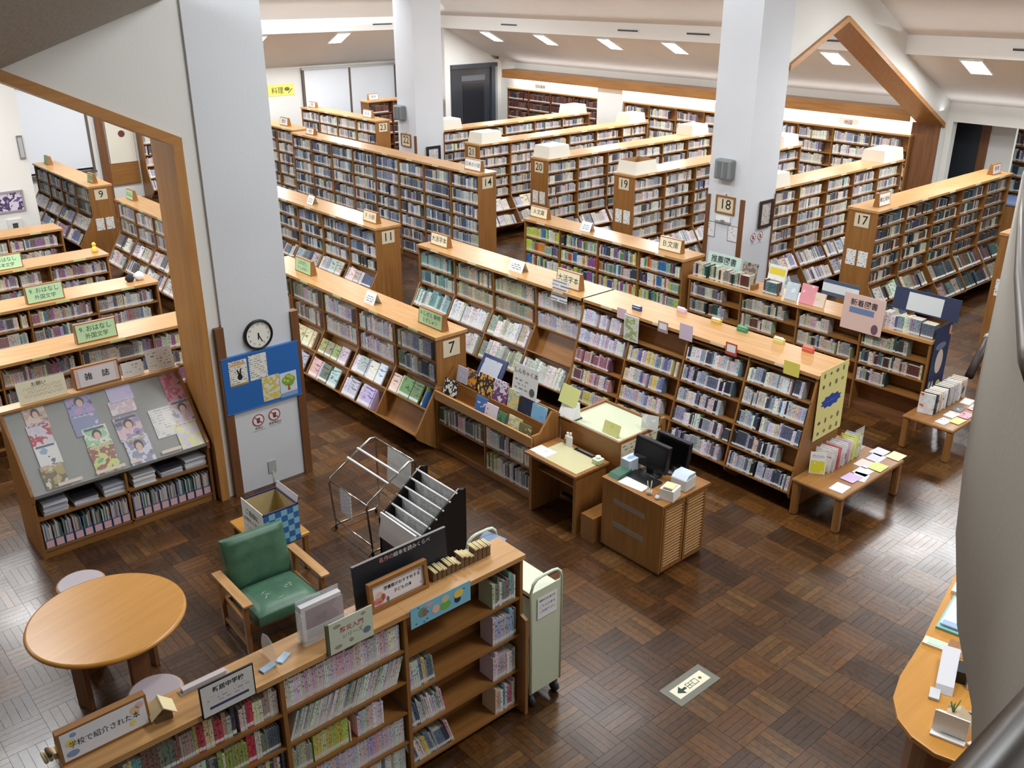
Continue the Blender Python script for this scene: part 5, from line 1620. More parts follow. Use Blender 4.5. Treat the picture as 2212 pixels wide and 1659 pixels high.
text('こちらの本も', 0.03, mat('violet_ink', (120, 116, 170), 0.7), p, 0.105, 0.11)
text('ご利用下さい', 0.03, MATS['violet_ink'], p, 0.105, 0.06)
for k, (x, y, c, lb) in enumerate(((0.09, 0.6, (150, 176, 206), 'pale blue book lying at the far end of the trolley top'), (0.14, 0.5, (206, 216, 226), 'white and blue book lying mid trolley top'), (0.22, 0.62, (90, 110, 140), 'slate blue book lying on the trolley top'))):
    o = tag(G().box(0, 0.16, 0, 0.2, 0, 0.02).make('trolley_book', cover_mat(80 + k, [c, tuple(min(250, q + 30) for q in c), c], 9)), lb, 'book')
    o.matrix_basis = Matrix.Translation((4.1 + x, 4.46 + y, 1.08 + 0.025 * k)) @ Matrix.Rotation(0.5, 4, 'Z') @ Matrix.Rotation(0.12 * k, 4, 'X')

# ------------------------------------------------------------------ picture-book shelf beside bookcase 7
pb_ = thing('picture_book_shelf', 'wooden picture-book bin shelf between bookcase 7 and the reading desk', 'bookcase', (6.36, 8.7, 0), RY)
TP = Matrix.Translation((6.36, 8.7, 0)) @ Matrix.Rotation(RY, 4, 'Z')
Lp = 1.8
prof = [(0, 0), (0.42, 0), (0.42, 1.0), (0.3, 1.06), (0.12, 0.84), (0, 0.84)]
for u in (0, Lp - 0.03):
    G().prism(prof, 'x', u, u + 0.03).make('end_panel', OZ, pb_)
BOX('divider', Lp * 0.52, Lp * 0.52 + 0.02, 0.01, 0.3, 0.08, 0.7, OZ, pb_)
BOX('front_lip', 0, Lp, -0.015, 0.01, 0.7, 0.82, wood('x', 'pale'), pb_)
BOX('bin_floor', 0.03, Lp - 0.03, 0.01, 0.4, 0.68, 0.7, OX, pb_)
G().obox((0.03, 0.2, 0.7), (Lp - 0.06, 0, 0), (0, 0.03, 0.2), (0, 0.015, 0)).make('bin_step', OX, pb_)
BOX('back_panel', 0.02, Lp - 0.02, 0.39, 0.41, 0.02, 1.02, OX, pb_)
BOX('plinth', 0.02, Lp - 0.02, 0.03, 0.4, 0, 0.09, OX, pb_)
for (ua, ub, z, d, pl) in ((0.04, Lp * .52, 0.4, 1.0, ['white', 'disc', 'pink', 'dark']), (Lp * .52 + .02, Lp - .04, 0.42, 0.98, ['blue', 'disc', 'white']), (Lp * .52 + .02, Lp - .04, 0.1, 0.97, ['disc', 'lime', 'blue']), (0.04, Lp * .52, 0.1, 0.0, ['white'])):
    BOX('shelf_board', ua, ub, 0.01, 0.38, z - 0.02, z, OX, pb_)
    fill(TP, ua + 0.01, ub - 0.02, 0.02, z, (0, 1), 0.25, 0.2, pl, d, ('picture-book shelf', 'left' if ua < 0.5 else 'right', 0 if z > 0.3 else 1, 2, 'fore'), tmin=0.008, tmax=0.022)
PB = [  # world y of the left edge, z of lower edge, width, height, depth in the bin, colours, words
    (8.66, 0.8, 0.24, 0.2, 0, [(236, 236, 232), (30, 30, 32), (236, 236, 232), (30, 30, 32)], 'black and white patterned picture book at the left end of the bin'),
    (8.62, 0.88, 0.2, 0.2, 1, [(206, 206, 214), (190, 190, 206), (222, 222, 226)], 'grey picture book behind the black and white one'),
    (8.46, 0.87, 0.2, 0.22, 1, [(70, 60, 90), (226, 160, 40), (90, 70, 90), (226, 166, 60)], 'orange and indigo picture book, left of the portrait one'),
    (8.2, 0.86, 0.26, 0.26, 1, [(236, 216, 120), (60, 40, 34), (226, 180, 90), (190, 90, 70)], 'yellow picture book with a dark-haired head'),
    (7.93, 0.85, 0.25, 0.27, 1, [(206, 160, 90), (120, 70, 120), (226, 226, 232), (170, 120, 160)], 'purple and white picture book left of the しんちゃく本 card'),
    (8.08, 0.73, 0.2, 0.22, 0, [(222, 226, 236), (70, 120, 190), (226, 230, 238)], 'white picture book with a blue ball in the front row'),
    (7.87, 0.71, 0.22, 0.22, 0, [(216, 60, 66), (232, 226, 240), (232, 226, 240), (232, 226, 240)], 'red-edged picture book with a white panel in the front row'),
    (7.66, 0.84, 0.18, 0.24, 1, [(226, 190, 90), (226, 206, 140), (170, 196, 180), (232, 226, 206)], 'yellow and green picture book below the しんちゃく本 card'),
    (7.46, 0.84, 0.22, 0.25, 1, [(30, 30, 56), (36, 40, 70), (70, 66, 80)], 'navy picture book right of the yellow and green one'),
    (7.64, 0.71, 0.16, 0.19, 0, [(60, 120, 70), (90, 150, 80), (60, 100, 140), (150, 190, 120)], 'green picture book in the front row'),
    (7.47, 0.71, 0.22, 0.2, 0, [(226, 222, 176), (232, 226, 196), (196, 206, 140), (220, 160, 140)], 'cream picture book with small drawings, front row'),
    (7.26, 0.83, 0.24, 0.2, 1, [(110, 170, 222), (130, 186, 228), (232, 220, 70)], 'sky-blue picture book with a yellow spot'),
    (7.26, 0.71, 0.2, 0.18, 0, [(226, 222, 170), (120, 120, 80), (206, 206, 160)], 'pale yellow picture book at the right end of the front row')]
for k, (y, z, wd, h, row, cols, lb) in enumerate(PB):
    x = 6.42 + 0.17 * row + 0.012 * (k % 3)
    M = frame((x, y - 0.04, z - 0.005 if row == 0 else z + 0.04), (0, -1, 0.02 * ((k * 7) % 5 - 2)), (0.22, 0, 1))
    t = tag(sheet('picture_book', wd, h, cover_mat(90 + k, cols, 12), M, 0.012), lb, 'book', 'picture books in the bin')
    BOX('page_block', 0.004, wd - 0.002, 0.003, h - 0.003, -0.0105, -0.0015, mat('page_edge', (232, 226, 210), 0.8), t)
p = thing('display_card', 'white しんちゃく本 card in a clear stand above the picture-book bin', 'sign', (6.66, 7.6, 1.08))
c = sheet('card', 0.42, 0.36, M_PAPER, frame((0, 0, 0), (0, -1, 0), (0.15, 0, 1)), 0.004, p)
text('しんちゃく本', 0.068, M_INK, c, 0.21, 0.28)
patch('print', [(0.04, 0.07), (0.26, 0.07), (0.26, 0.2), (0.04, 0.2)], lines_mat('dc', (238, 238, 236), (120, 130, 150), 0.05, 0.1, 0.6), c)
patch('drawing', ell(0.34, 0.08, 0.045, 0.05), mat('slate_ink2', (90, 100, 104), 0.7), c)
BOX('clear_stand', 0.0, 0.08, -0.42, 0.0, -0.015, -0.004, M_ACRYL, p)
t = thing('book_easel', 'dark blue picture frame leaning at the back of the picture-book bin', 'easel', (6.72, 8.35, 1.03))
G().obox((0, 0, 0), (0, -0.44, 0), (0.16, 0, 0.26), (0.02, 0, -0.012)).make('panel', mat('easel_blue', (60, 70, 110), 0.4), t)
G().obox((-0.002, -0.06, 0.012), (0, -0.32, 0), (0.13, 0, 0.21), (0.002, 0, 0.002)).make('print', cover_mat(120, [(150, 160, 190), (190, 196, 210), (110, 120, 160)], 8), t)
BOX('clip', -0.03, 0.02, -0.25, -0.19, -0.02, 0.04, M_ACRYL, t)

# ------------------------------------------------------------------ reading desk and information stand
t = thing('reading_desk', 'small wooden desk with a shelf below, beside the picture-book bin', 'desk', (6.2, 6.86, 0), RY)
BOX('desktop', 0, 0.8, 0, 0.52, 0.7, 0.735, wood('x', 'oak'), t, 0.008)
BOX('desk_mat', 0.12, 0.76, 0.05, 0.46, 0.735, 0.738, mat('desk_mat', (196, 190, 150), 0.3), t)
for u in (0.04, 0.73):
    BOX('side_panel', u, u + 0.04, 0.04, 0.5, 0, 0.7, OZ, t)
BOX('shelf', 0.08, 0.73, 0.12, 0.5, 0.5, 0.52, OX, t)
BOX('back_panel', 0.08, 0.73, 0.48, 0.5, 0.3, 0.7, OX, t)
o = tag(BOX('printed_sheet', 0, 0.26, 0, 0.18, 0, 0.002, lines_mat('ds', (206, 208, 206), (150, 150, 150), 0.02, 0.06, 0.4)), 'pale printed sheet at the left end of the reading desk', 'paper')
o.matrix_basis = FU(6.26, 6.84, 0.738, -PI / 2)
o = thing('memo_holder', 'small white rabbit-shaped memo holder at the back of the reading desk', 'holder', (6.65, 6.62, 0.738))
BOX('body', -0.015, 0.015, -0.045, 0.045, 0, 0.12, M_WHITE, o)
BOX('ear', -0.01, 0.01, -0.035, -0.015, 0.12, 0.17, M_WHITE, o)
BOX('ear', -0.01, 0.01, 0.01, 0.03, 0.12, 0.16, M_WHITE, o)
BOX('clip', -0.02, 0.0, 0.03, 0.06, 0.02, 0.08, mat('brown_clip', (130, 96, 80), 0.6), o)
o = thing('pen_tray', 'dark pen tray with a pencil along the back of the reading desk', 'tray', (6.66, 6.4, 0.738))
BOX('tray', -0.03, 0.03, -0.17, 0.12, 0, 0.008, M_BLACK, o)
G().tube([(0, -0.15, 0.014), (0, 0.08, 0.014)], 0.006, 8).make('pencil', mat('steel_grey', (150, 156, 160), 0.4), o)
o = thing('tape_dispenser', 'small pale green tape block at the right corner of the desk', 'stationery', (6.6, 6.12, 0.738))
BOX('body', -0.05, 0.05, -0.05, 0.05, 0, 0.06, mat('mint', (214, 228, 190), 0.5), o, 0.01)
G().lathe([(0.028, 0.06), (0.028, 0.085)], 16).make('roll', M_WHITE, o)

t = thing('information_stand', 'waist-high wooden stand with a glass top behind the reading desk', 'stand', (6.78, 6.86, 0), RY)
BOX('front_panel', 0, 0.88, -0.02, 0.0, 0.05, 0.98, OX, t)
BOX('side_panel', -0.0, 0.025, 0, 0.7, 0, 0.98, OZ, t)
BOX('side_panel', 0.855, 0.88, 0, 0.7, 0, 0.98, OZ, t)
BOX('back_panel', 0.025, 0.855, 0.68, 0.7, 0, 0.98, OX, t)
BOX('glass_top', 0.02, 0.86, 0.01, 0.69, 0.94, 0.955, mat('green_glass', (200, 206, 180), 0.12), t)
BOX('rod', 0.03, 0.86, 0.012, 0.03, 0.956, 0.972, M_GREY, t)
BOX('end_post', 0.86, 0.9, 0.66, 0.72, 0.0, 1.06, OZ, t)
for v, wd in ((0.02, 0.26), (0.34, 0.32)):
    sheet('side_poster', wd, 0.46, lines_mat('sp', (222, 216, 190), (110, 110, 104), 0.045, 0.09, 0.5), frame((0.883, v, 0.48), (0, 1, 0), (0, 0, 1)), 0.002, t)
for (x, y, z, M, wd, h, cols, lb) in ((0, 0, 0, frame((6.82, 6.98, 1.12), (0, -1, -0.18), (0.25, 0, 1)), 0.26, 0.22, [(222, 226, 140), (226, 230, 150), (226, 230, 150)], 'yellow notice on a white stand at the left end of the information stand'),
                                      (0, 0, 0, FX(6.86, 6.32, 0.96, 0.3), 0.24, 0.14, [(206, 208, 110), (216, 216, 140), (190, 196, 120)], 'yellow-green leaflet lying under the glass edge of the information stand'),
                                      (0, 0, 0, frame((7.2, 6.06, 0.99), (0.3, -1, 0.1), (0.3, 0.1, 1)), 0.2, 0.16, [(232, 234, 234), (206, 210, 206), (226, 228, 228)], 'white card propped at the right corner of the information stand')):
    tag(sheet('card', wd, h, cover_mat(130 + int(wd * 100), cols, 7), M, 0.004), lb, 'card')
o = thing('paper_stand', 'small white paper stand holding the yellow notice', 'stand', (6.84, 6.84, 0.955))
G().prism([(-0.06, 0), (0.08, 0), (0.06, 0.2), (0.03, 0.2)], 'y', -0.13, 0.1).make('body', M_PAPER, o)
BOX('dark_base', -0.08, 0.1, -0.14, 0.11, 0, 0.012, M_BLACK, o)
t = tag(BOX('step_box', 6.26, 6.62, 5.84, 6.02, 0, 0.3, OX), 'low wooden box on the floor between the desk and the cabinet', 'box')

# ------------------------------------------------------------------ search-terminal cabinet
cb = thing('cabinet', 'wooden cabinet with louvred doors carrying the computer monitors', 'cabinet', (6.32, 5.78, 0), RY)
CLn, CDp, CH = 0.8, 0.72, 0.82
BOX('top_board', -0.01, CLn + 0.01, -0.01, CDp + 0.01, CH - 0.03, CH, OX, cb, 0.004)
BOX('front_panel', 0, CLn, 0, 0.02, 0.03, CH - 0.03, wood('z', 'oak'), cb)
BOX('side_panel', 0, 0.02, 0.02, CDp, 0.03, CH - 0.03, OZ, cb)
BOX('back_panel', 0.02, CLn - 0.05, CDp - 0.02, CDp, 0.03, CH - 0.03, OZ, cb)
BOX('plinth', 0.02, CLn - 0.03, 0.02, CDp - 0.02, 0, 0.03, wood('x', 'brown'), cb)
for z in (0.6, 0.33):
    G().obox((0.16, -0.003, z - 0.02), (0.42, 0, -0.01), (0, 0.003, 0), (0, 0, 0.055)).make('tape_strip', mat('tape_grey', (136, 126, 116), 0.4), cb)
for k in range(2):
    v0 = 0.03 + k * 0.335
    d = BOX('door_stile', CLn - 0.03, CLn, v0, v0 + 0.03, 0.04, CH - 0.04, OZ, cb)
    BOX('door_stile', CLn - 0.03, CLn, v0 + 0.29, v0 + 0.32, 0.04, CH - 0.04, OZ, cb)
    for z in (0.04, CH - 0.075):
        BOX('door_rail', CLn - 0.03, CLn, v0 + 0.03, v0 + 0.29, z, z + 0.035, OZ, cb)
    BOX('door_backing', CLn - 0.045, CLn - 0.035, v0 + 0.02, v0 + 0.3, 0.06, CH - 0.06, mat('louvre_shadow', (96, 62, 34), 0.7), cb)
    for j in range(20):
        z = 0.082 + j * 0.0333
        G().obox((CLn - 0.032, v0 + 0.03, z + 0.02), (0.03, 0, -0.016), (0, 0.26, 0), (0.002, 0, 0.007)).make('slat', wood('y', 'pale'), cb)
G().lathe([(0.012, 0), (0.012, 0.02)], 10).make('lock', mat('brass', (130, 110, 70), 0.4, 0.8), cb, frame((CLn, 0.36, CH - 0.1), (0, 1, 0), (0, 0, 1)))
BOX('lock_plate', CLn, CLn + 0.004, 0.34, 0.37, CH - 0.2, CH - 0.06, mat('brass', (130, 110, 70), 0.4, 0.8), cb)


def monitor(label, x, y, tx):
    t = thing('monitor', label, 'monitor', (x, y, CH), 0)
    G().lathe([(0.13, 0), (0.13, 0.012), (0.03, 0.02)], 24).make('base', M_BLACK, t)
    BOX('neck', -0.02, 0.02, -0.03, 0.03, 0.015, 0.13, M_BLACK, t)
    G().obox((-0.03, -0.22, 0.075), (0.05, 0, 0), (0, 0.44, 0), (tx, 0, 0.29)).make('case', mat('monitor_black', (16, 16, 18), 0.3), t, None, 0.006)
    G().obox((-0.0315 + 0.02 * tx, -0.2, 0.1), (0.001, 0, 0), (0, 0.4, 0), (tx * 0.83, 0, 0.24)).make('screen' if 'rear' in label else 'back_cover', mat('screen_off', (10, 10, 12), 0.15), t)
    BOX('sticker', -0.034, -0.03, 0.17, 0.205, 0.078, 0.09, M_WHITE, t)


monitor('black monitor nearest the aisle on the cabinet', 6.72, 5.5, 0.05)
monitor('second black monitor behind the first, rear of the cabinet', 6.95, 5.42, 0.05)
o = tag(BOX('keyboard', 0, 0.16, 0, 0.4, 0, 0.018, M_BLACK), 'black keyboard in front of the monitors', 'keyboard')
o.location = (6.5, 5.28, CH)
o = thing('instruction_sheet', 'white instruction sheets lying at the front of the cabinet top', 'paper', (6.34, 5.6, CH + 0.001), -PI / 2 + 0.1)
BOX('sheet', 0, 0.3, 0, 0.21, 0, 0.003, cover_mat(150, [(226, 226, 214), (222, 224, 218), (206, 214, 206), (226, 206, 206)], 14), o)
o = thing('mouse', 'grey computer mouse at the front corner of the cabinet', 'mouse', (6.4, 5.12, CH), 0.4)
G().lathe([(0.026, 0), (0.032, 0.01), (0.024, 0.026), (0.008, 0.03)], 16).make('body', mat('mouse_grey', (176, 178, 180), 0.4), o).scale = (1.5, 0.95, 1)
BOX('button', 0.01, 0.03, -0.003, 0.003, 0.028, 0.033, M_BLACK, o)
o = thing('slip_box', 'white box of request slips on the cabinet', 'box', (6.5, 5.05, CH), 0.25)
BOX('body', -0.085, 0.085, -0.075, 0.075, 0, 0.12, M_WHITE, o, 0.004)
BOX('slips', -0.06, 0.06, -0.05, 0.05, 0.12, 0.135, mat('slip', (232, 210, 160), 0.7), o)
BOX('slot', -0.08, -0.065, -0.05, 0.05, 0.12, 0.122, M_BLACK, o)
o = thing('slip_printer', 'white receipt printer at the back corner of the cabinet', 'printer', (6.76, 5.1, CH), 0.1)
BOX('body', -0.09, 0.1, -0.09, 0.09, 0, 0.13, mat('printer_white', (214, 216, 216), 0.4), o, 0.01)
G().prism([(-0.085, 0.13), (0.085, 0.13), (0.085, 0.165), (-0.03, 0.17)], 'y', -0.085, 0.085).make('lid', mat('printer_blue', (196, 210, 222), 0.3), o)
BOX('paper_slot', -0.07, -0.02, -0.05, 0.05, 0.13, 0.136, M_BLACK, o)
o = thing('tissue_box', 'pale blue tissue box at the far corner of the cabinet', 'box', (6.62, 5.7, CH))
BOX('carton', -0.06, 0.12, -0.06, 0.06, 0, 0.14, mat('tissue_blue', (190, 204, 216), 0.5), o, 0.004)
patch('opening', ell(0.03, 0.0, 0.06, 0.028), mat('tissue_ring', (130, 160, 206), 0.6), o, 0.141)
o = thing('wastepaper_basket', 'dark green folded mat at the left end of the cabinet top', 'mat', (6.46, 5.7, CH))
G().prism([(-0.1, 0), (0.1, 0), (0.12, 0.05), (-0.06, 0.035)], 'y', -0.08, 0.06).make('mat_fold', mat('bottle_green', (60, 96, 78), 0.5), o)
o.name = 'folded_mat'
o = thing('pencil_stand', 'two pencils in a small clear stand at the front of the cabinet', 'stationery', (6.39, 5.22, CH))
G().lathe([(0.03, 0), (0.03, 0.05)], 14).make('cup', M_ACRYL, o)
for k, (dx, dy) in enumerate(((-0.012, 0.02), (0.02, -0.008))):
    G().tube([(dx * 0.4, dy * 0.4, 0.006), (dx, dy, 0.15)], 0.005, 6).make('pencil', mat('pencil_wood', (206, 190, 150), 0.6), o)


# ------------------------------------------------------------------ low tables
def low_table(lb, x0, x1, y0, y1, h, extra=True):
    t = thing('low_table', lb, 'table', ((x0 + x1) / 2, (y0 + y1) / 2, 0))
    a, b = (x1 - x0) / 2, (y1 - y0) / 2
    BOX('tabletop', -a, a, -b, b, h - 0.045, h, wood('x', 'oak'), t, 0.02)
    for sx in (-1, 1):
        for sy in (-1, 1):
            G().obox((sx * (a - 0.05) - 0.04, sy * (b - 0.05) - 0.04, 0), (0.08, 0, 0), (0, 0.08, 0), (0, 0, h - 0.04)).make('leg', wood('z', 'oak'), t, None, 0.02)


low_table('low wooden table with standing and flat leaflets at the end of the central bookcase', 8.36, 9.7, 4.22, 4.84, 0.45)
low_table('second low wooden table with books, below bookcase 16', 10.84, 12.0, 4.2, 4.86, 0.45)
LC = [[(232, 232, 232), (214, 222, 232), (226, 226, 230), (190, 206, 216)], [(222, 196, 226), (206, 180, 220), (232, 214, 232)], [(232, 232, 236), (226, 228, 236), (206, 206, 232)], [(214, 226, 150), (206, 220, 120), (232, 236, 206)], [(232, 226, 226), (226, 206, 206), (236, 236, 236)],
      [(216, 206, 232), (206, 206, 236), (232, 232, 240)], [(234, 234, 234), (206, 206, 214), (226, 226, 230)], [(236, 232, 190), (232, 226, 170), (240, 236, 214)], [(190, 200, 206), (222, 226, 226), (206, 214, 200)]]
for k, (x, y, a, lb) in enumerate(((8.46, 4.3, 0.05, 'white leaflet at the near corner of the low table'), (8.74, 4.34, -0.03, 'violet leaflet, second from the near corner'), (8.98, 4.33, 0.0, 'white leaflet in the middle of the low table edge'),
                                   (9.2, 4.27, 0.02, 'yellow-green leaflet on the low table edge'), (9.16, 4.42, 0.0, 'white and pink leaflet behind the yellow-green one'), (9.4, 4.4, 0.04, 'lilac leaflet near the far corner'), (9.56, 4.46, -0.05, 'white leaflet behind the lilac one'),
                                   (9.6, 4.27, 0.0, 'pale yellow leaflet at the far corner of the low table'), (8.86, 4.25, 0.2, 'grey and white slip between the violet and white leaflets'))):
    o = tag(BOX('leaflet', 0, 0.2, 0, 0.16, 0, 0.004, cover_mat(160 + k, LC[k], 12)), lb, 'leaflet', 'leaflets lying on the low table')
    o.matrix_basis = FU(x, y - 0.02 if k != 8 else y, 0.4505 + 0.0045 * (k in (1, 3, 7)), a)
FC = [(232, 232, 228), (222, 220, 222), (232, 226, 226), (206, 110, 120), (226, 226, 226), (232, 232, 236), (222, 226, 232), (214, 190, 200), (232, 232, 228), (226, 226, 140), (216, 222, 110), (232, 232, 230), (190, 200, 200)]
for k, c in enumerate(FC):
    t = tag(sheet('standing_leaflet', 0.2, 0.26, cover_mat(180 + k, [c, tuple(min(245, v + 12) for v in c), c, [(200, 90, 110), (120, 130, 170), (206, 206, 90)][k % 3]], 8), frame((8.74 + 0.052 * k, 4.82 - 0.012 * (k % 2), 0.452), (0.12, -1, 0), (0.12, 0.0, 1)), 0.006),
            '%s leaflet, %s from the left in the standing row on the low table' % (cname(c), ordinal(k + 1)), 'leaflet', 'leaflets standing on the low table')
t = tag(sheet('standing_card', 0.17, 0.25, M_PAPER, frame((8.6, 4.78, 0.452), (0.5, -0.85, 0), (0.12, 0.1, 1)), 0.004), 'white and yellow card standing at the left of the leaflet row', 'card')
patch('yellow_print', [(0.01, 0.01), (0.16, 0.01), (0.16, 0.15), (0.01, 0.15)], cover_mat(200, [(230, 222, 60), (222, 216, 60), (232, 232, 190)], 9), t)
patch('blue_line', [(0.02, 0.19), (0.15, 0.19), (0.15, 0.215), (0.02, 0.215)], lines_mat('bl', (226, 226, 232), (110, 120, 190), 0.02, 0.04, 0.7), t)
t = thing('acrylic_sign', 'clear acrylic sign with a yellow panel at the back of the low table', 'sign', (9.56, 4.74, 0.4505))
BOX('clear_plate', -0.1, 0.1, -0.003, 0.003, 0, 0.26, M_ACRYL, t)
BOX('foot', -0.1, 0.1, -0.05, 0.05, 0, 0.006, M_ACRYL, t)
p = sheet('card', 0.17, 0.22, lines_mat('as', (206, 206, 196), (120, 120, 110), 0.03, 0.05, 0.5), FY(-0.085, -0.004, 0.02), 0.001, t)
patch('yellow_panel', [(0.03, 0.09), (0.16, 0.09), (0.16, 0.17), (0.03, 0.17)], mat('sign_yellow', (236, 220, 70), 0.6), p)
text('新刊', 0.06, M_INK, p, 0.095, 0.13, z=0.002)
patch('white_panel', [(0, 0), (0.17, 0), (0.17, 0.07), (0, 0.07)], mat('sign_white2', (216, 222, 232), 0.6), p, 0.0012)
# second low table: standing books and flat magazines
for k in range(15):
    c = R.choice([(222, 220, 216), (206, 206, 206), (232, 232, 228), (110, 130, 140), (190, 196, 200), (214, 190, 170), (60, 66, 76)])
    t = tag(sheet('standing_book', 0.19, 0.26, cover_mat(210 + k, [c, tuple(min(245, v + 14) for v in c), c, [(206, 90, 60), (90, 120, 130), (150, 140, 130)][k % 3]], 9), frame((11.06 + 0.062 * k, 4.78 - 0.01 * (k % 2), 0.4525), (0.1, -1, 0), (0.1, 0.05, 1)), 0.03),
            '%s book, %s from the left in the row on the second low table' % (cname(c), ordinal(k + 1)), 'book', 'books standing on the second low table')
    BOX('page_block', 0.003, 0.187, 0.254, 0.2602, -0.027, -0.003, mat('page_edge', (232, 226, 210), 0.8), t)
for k, (x, y, cols, lb) in enumerate(((10.93, 4.36, [(190, 90, 70), (226, 220, 214), (70, 60, 60)], 'red and black magazine at the left corner of the second low table'), (11.06, 4.24, [(232, 216, 120), (226, 206, 110), (240, 230, 170)], 'yellow leaflet at the front corner of the second low table'),
                                      (11.2, 4.38, [(236, 236, 236), (226, 228, 230), (226, 190, 206)], 'white leaflet on the second low table'), (11.3, 4.24, [(206, 90, 130), (226, 150, 170), (120, 60, 80)], 'magenta leaflet on the second low table'),
                                      (11.45, 4.4, [(80, 82, 90), (110, 110, 116), (206, 206, 206)], 'dark grey magazine on the second low table'), (11.62, 4.26, [(200, 70, 80), (232, 206, 206), (60, 60, 70)], 'red magazine near the far corner of the second low table'), (11.75, 4.42, [(236, 236, 236), (222, 226, 226), (206, 210, 214)], 'white paper at the far end of the second low table'))):
    o = tag(BOX('leaflet', 0, 0.2, 0, 0.13, 0, 0.005, cover_mat(230 + k, cols, 9)), lb, 'leaflet', 'papers lying on the second low table')
    o.matrix_basis = FU(x, y, 0.4505 + 0.0055 * (k % 2), 0.03 * (k - 3))

# ------------------------------------------------------------------ new-book display top and signs
TN = Matrix.Translation((11.5, 8.88, 0)) @ Matrix.Rotation(RY, 4, 'Z')
fill(TN, 0.03, 1.1, 0.05, 1.25, (0, 1), 0.24, 0.15, ['pale', 'sage', 'dark'], 1.0, None)
fill(TN, 2.7, 3.9, 0.05, 1.25, (0, 1), 0.24, 0.15, ['white', 'disc', 'blue'], 1.0, ('new-book display top', 'right', 0, 1, 'fore'))
fill(TN, 1.3, 1.55, 0.1, 1.25, (0, 1), 0.22, 0.15, ['teal', 'dark'], 1.0, None)


def stand_card(lb, y, x, z, wd, h, m, nm='display_card', tilt=0.12):
    return tag(sheet(nm, wd, h, m, FX(x, y, z, tilt), 0.008), lb, 'sign')


p = stand_card('pale teal sign 推薦図書 standing behind books at the left of the new-book display', 8.75, 11.74, 1.26, 0.62, 0.36, mat('pale_teal', (190, 214, 204), 0.7))
text('推薦図書', 0.12, M_INK, p, 0.3, 0.26, bold=0.01)
tag(sheet('new_book', 0.26, 0.3, cover_mat(250, [(60, 60, 60), (150, 140, 130), (110, 90, 80), (40, 40, 44)], 9), FX(11.62, 8.02, 1.33, 0.2), 0.02), 'dark photo-covered book facing out on the new-book display', 'book')
tag(BOX('book_prop', 11.56, 11.72, 7.74, 8.06, 1.25, 1.33, OX), 'small wooden prop under the photo-covered book', 'stand')
p = tag(sheet('new_book', 0.3, 0.42, cover_mat(251, [(214, 216, 214), (226, 226, 222), (206, 210, 212)], 6), FX(11.66, 7.6, 1.255, 0.2), 0.02), 'white book with a yellow band facing out on the new-book display', 'book')
patch('yellow_band', [(0.02, 0.28), (0.28, 0.28), (0.28, 0.38), (0.02, 0.38)], mat('band_yellow', (222, 200, 60), 0.6), p)
patch('dark_print', [(0.03, 0.05), (0.27, 0.05), (0.27, 0.2), (0.03, 0.2)], cover_mat(252, [(70, 70, 90), (110, 110, 130), (60, 60, 70)], 10), p)
for y, wd, h, cols, lb in ((7.22, 0.2, 0.25, [(206, 216, 222), (190, 206, 216), (222, 228, 230)], 'pale blue book facing out on the new-book display'), (6.98, 0.24, 0.28, [(226, 170, 176), (222, 150, 160), (236, 200, 190)], 'pink book facing out on the new-book display'),
                           (6.74, 0.16, 0.2, [(222, 216, 200), (226, 206, 190), (206, 196, 176)], 'cream book leaning beside the pink one')):
    tag(sheet('new_book', wd, h, cover_mat(253 + int(y * 10), cols, 9), FX(11.6, y, 1.255, 0.25), 0.03), lb, 'book')
p = tag(sheet('banner_sign', 0.56, 0.22, mat('slate_blue', (70, 86, 110), 0.6), FX(11.8, 6.75, 1.4, 0.1), 0.01), 'slate blue sign with a white panel, left of the pink sign', 'sign')
patch('panel', [(0.0, 0.05), (0.56, 0.05), (0.56, 0.17), (0.0, 0.17)], mat('panel_pale', (206, 216, 222), 0.6), p)
p = tag(sheet('pink_sign', 0.6, 0.5, mat('salmon_card', (222, 190, 180), 0.7), FX(11.47, 6.22, 1.12, 0.05), 0.006), 'salmon pink sign 新着図書 on the new-book display', 'sign')
text('新着図書', 0.1, M_INK, p, 0.3, 0.38, bold=0.01)
patch('blue_bar', [(0.1, 0.24), (0.46, 0.24), (0.46, 0.32), (0.1, 0.32)], mat('bar_blue', (110, 130, 170), 0.7), p)
patch('figure_drawing', ell(0.5, 0.08, 0.05, 0.07), mat('figure_ink', (110, 80, 96), 0.7), p)
p = tag(sheet('navy_sign', 0.9, 0.3, mat('navy_card', (40, 50, 82), 0.6), FX(11.92, 5.75, 1.42, 0.15), 0.01), 'long navy sign with a pale panel behind the right-hand new books', 'sign')
patch('panel', [(0.2, 0.02), (0.68, 0.02), (0.68, 0.26), (0.2, 0.26)], mat('panel_pale2', (206, 212, 214), 0.6), p)
p = tag(sheet('blue_poster', 0.44, 1.0, mat('night_blue', (40, 50, 86), 0.6), frame((11.53, 4.915, 0.42), (1, 0, 0), (0, 0, 1)), 0.004), 'dark blue illustrated poster on the end of the new-book display', 'poster')
for q, cl in ((ell(0.22, 0.5, 0.1, 0.17), (206, 190, 180)), (ell(0.25, 0.44, 0.05, 0.08), (200, 80, 70)), (ell(0.3, 0.16, 0.06, 0.06), (222, 222, 150)), (ell(0.14, 0.14, 0.03, 0.09), (206, 220, 226)), (ell(0.06, 0.2, 0.03, 0.06), (190, 190, 170)), (ell(0.4, 0.9, 0.03, 0.07), (220, 150, 120)), (ell(0.14, 0.22, 0.02, 0.03), (210, 130, 160)), (ell(0.2, 0.72, 0.14, 0.05), (110, 116, 140))):
    patch('drawing', q, mat('poster%d%d' % (cl[0], cl[1]), cl, 0.7), p, 0.001 + cl[1] * 1e-6)
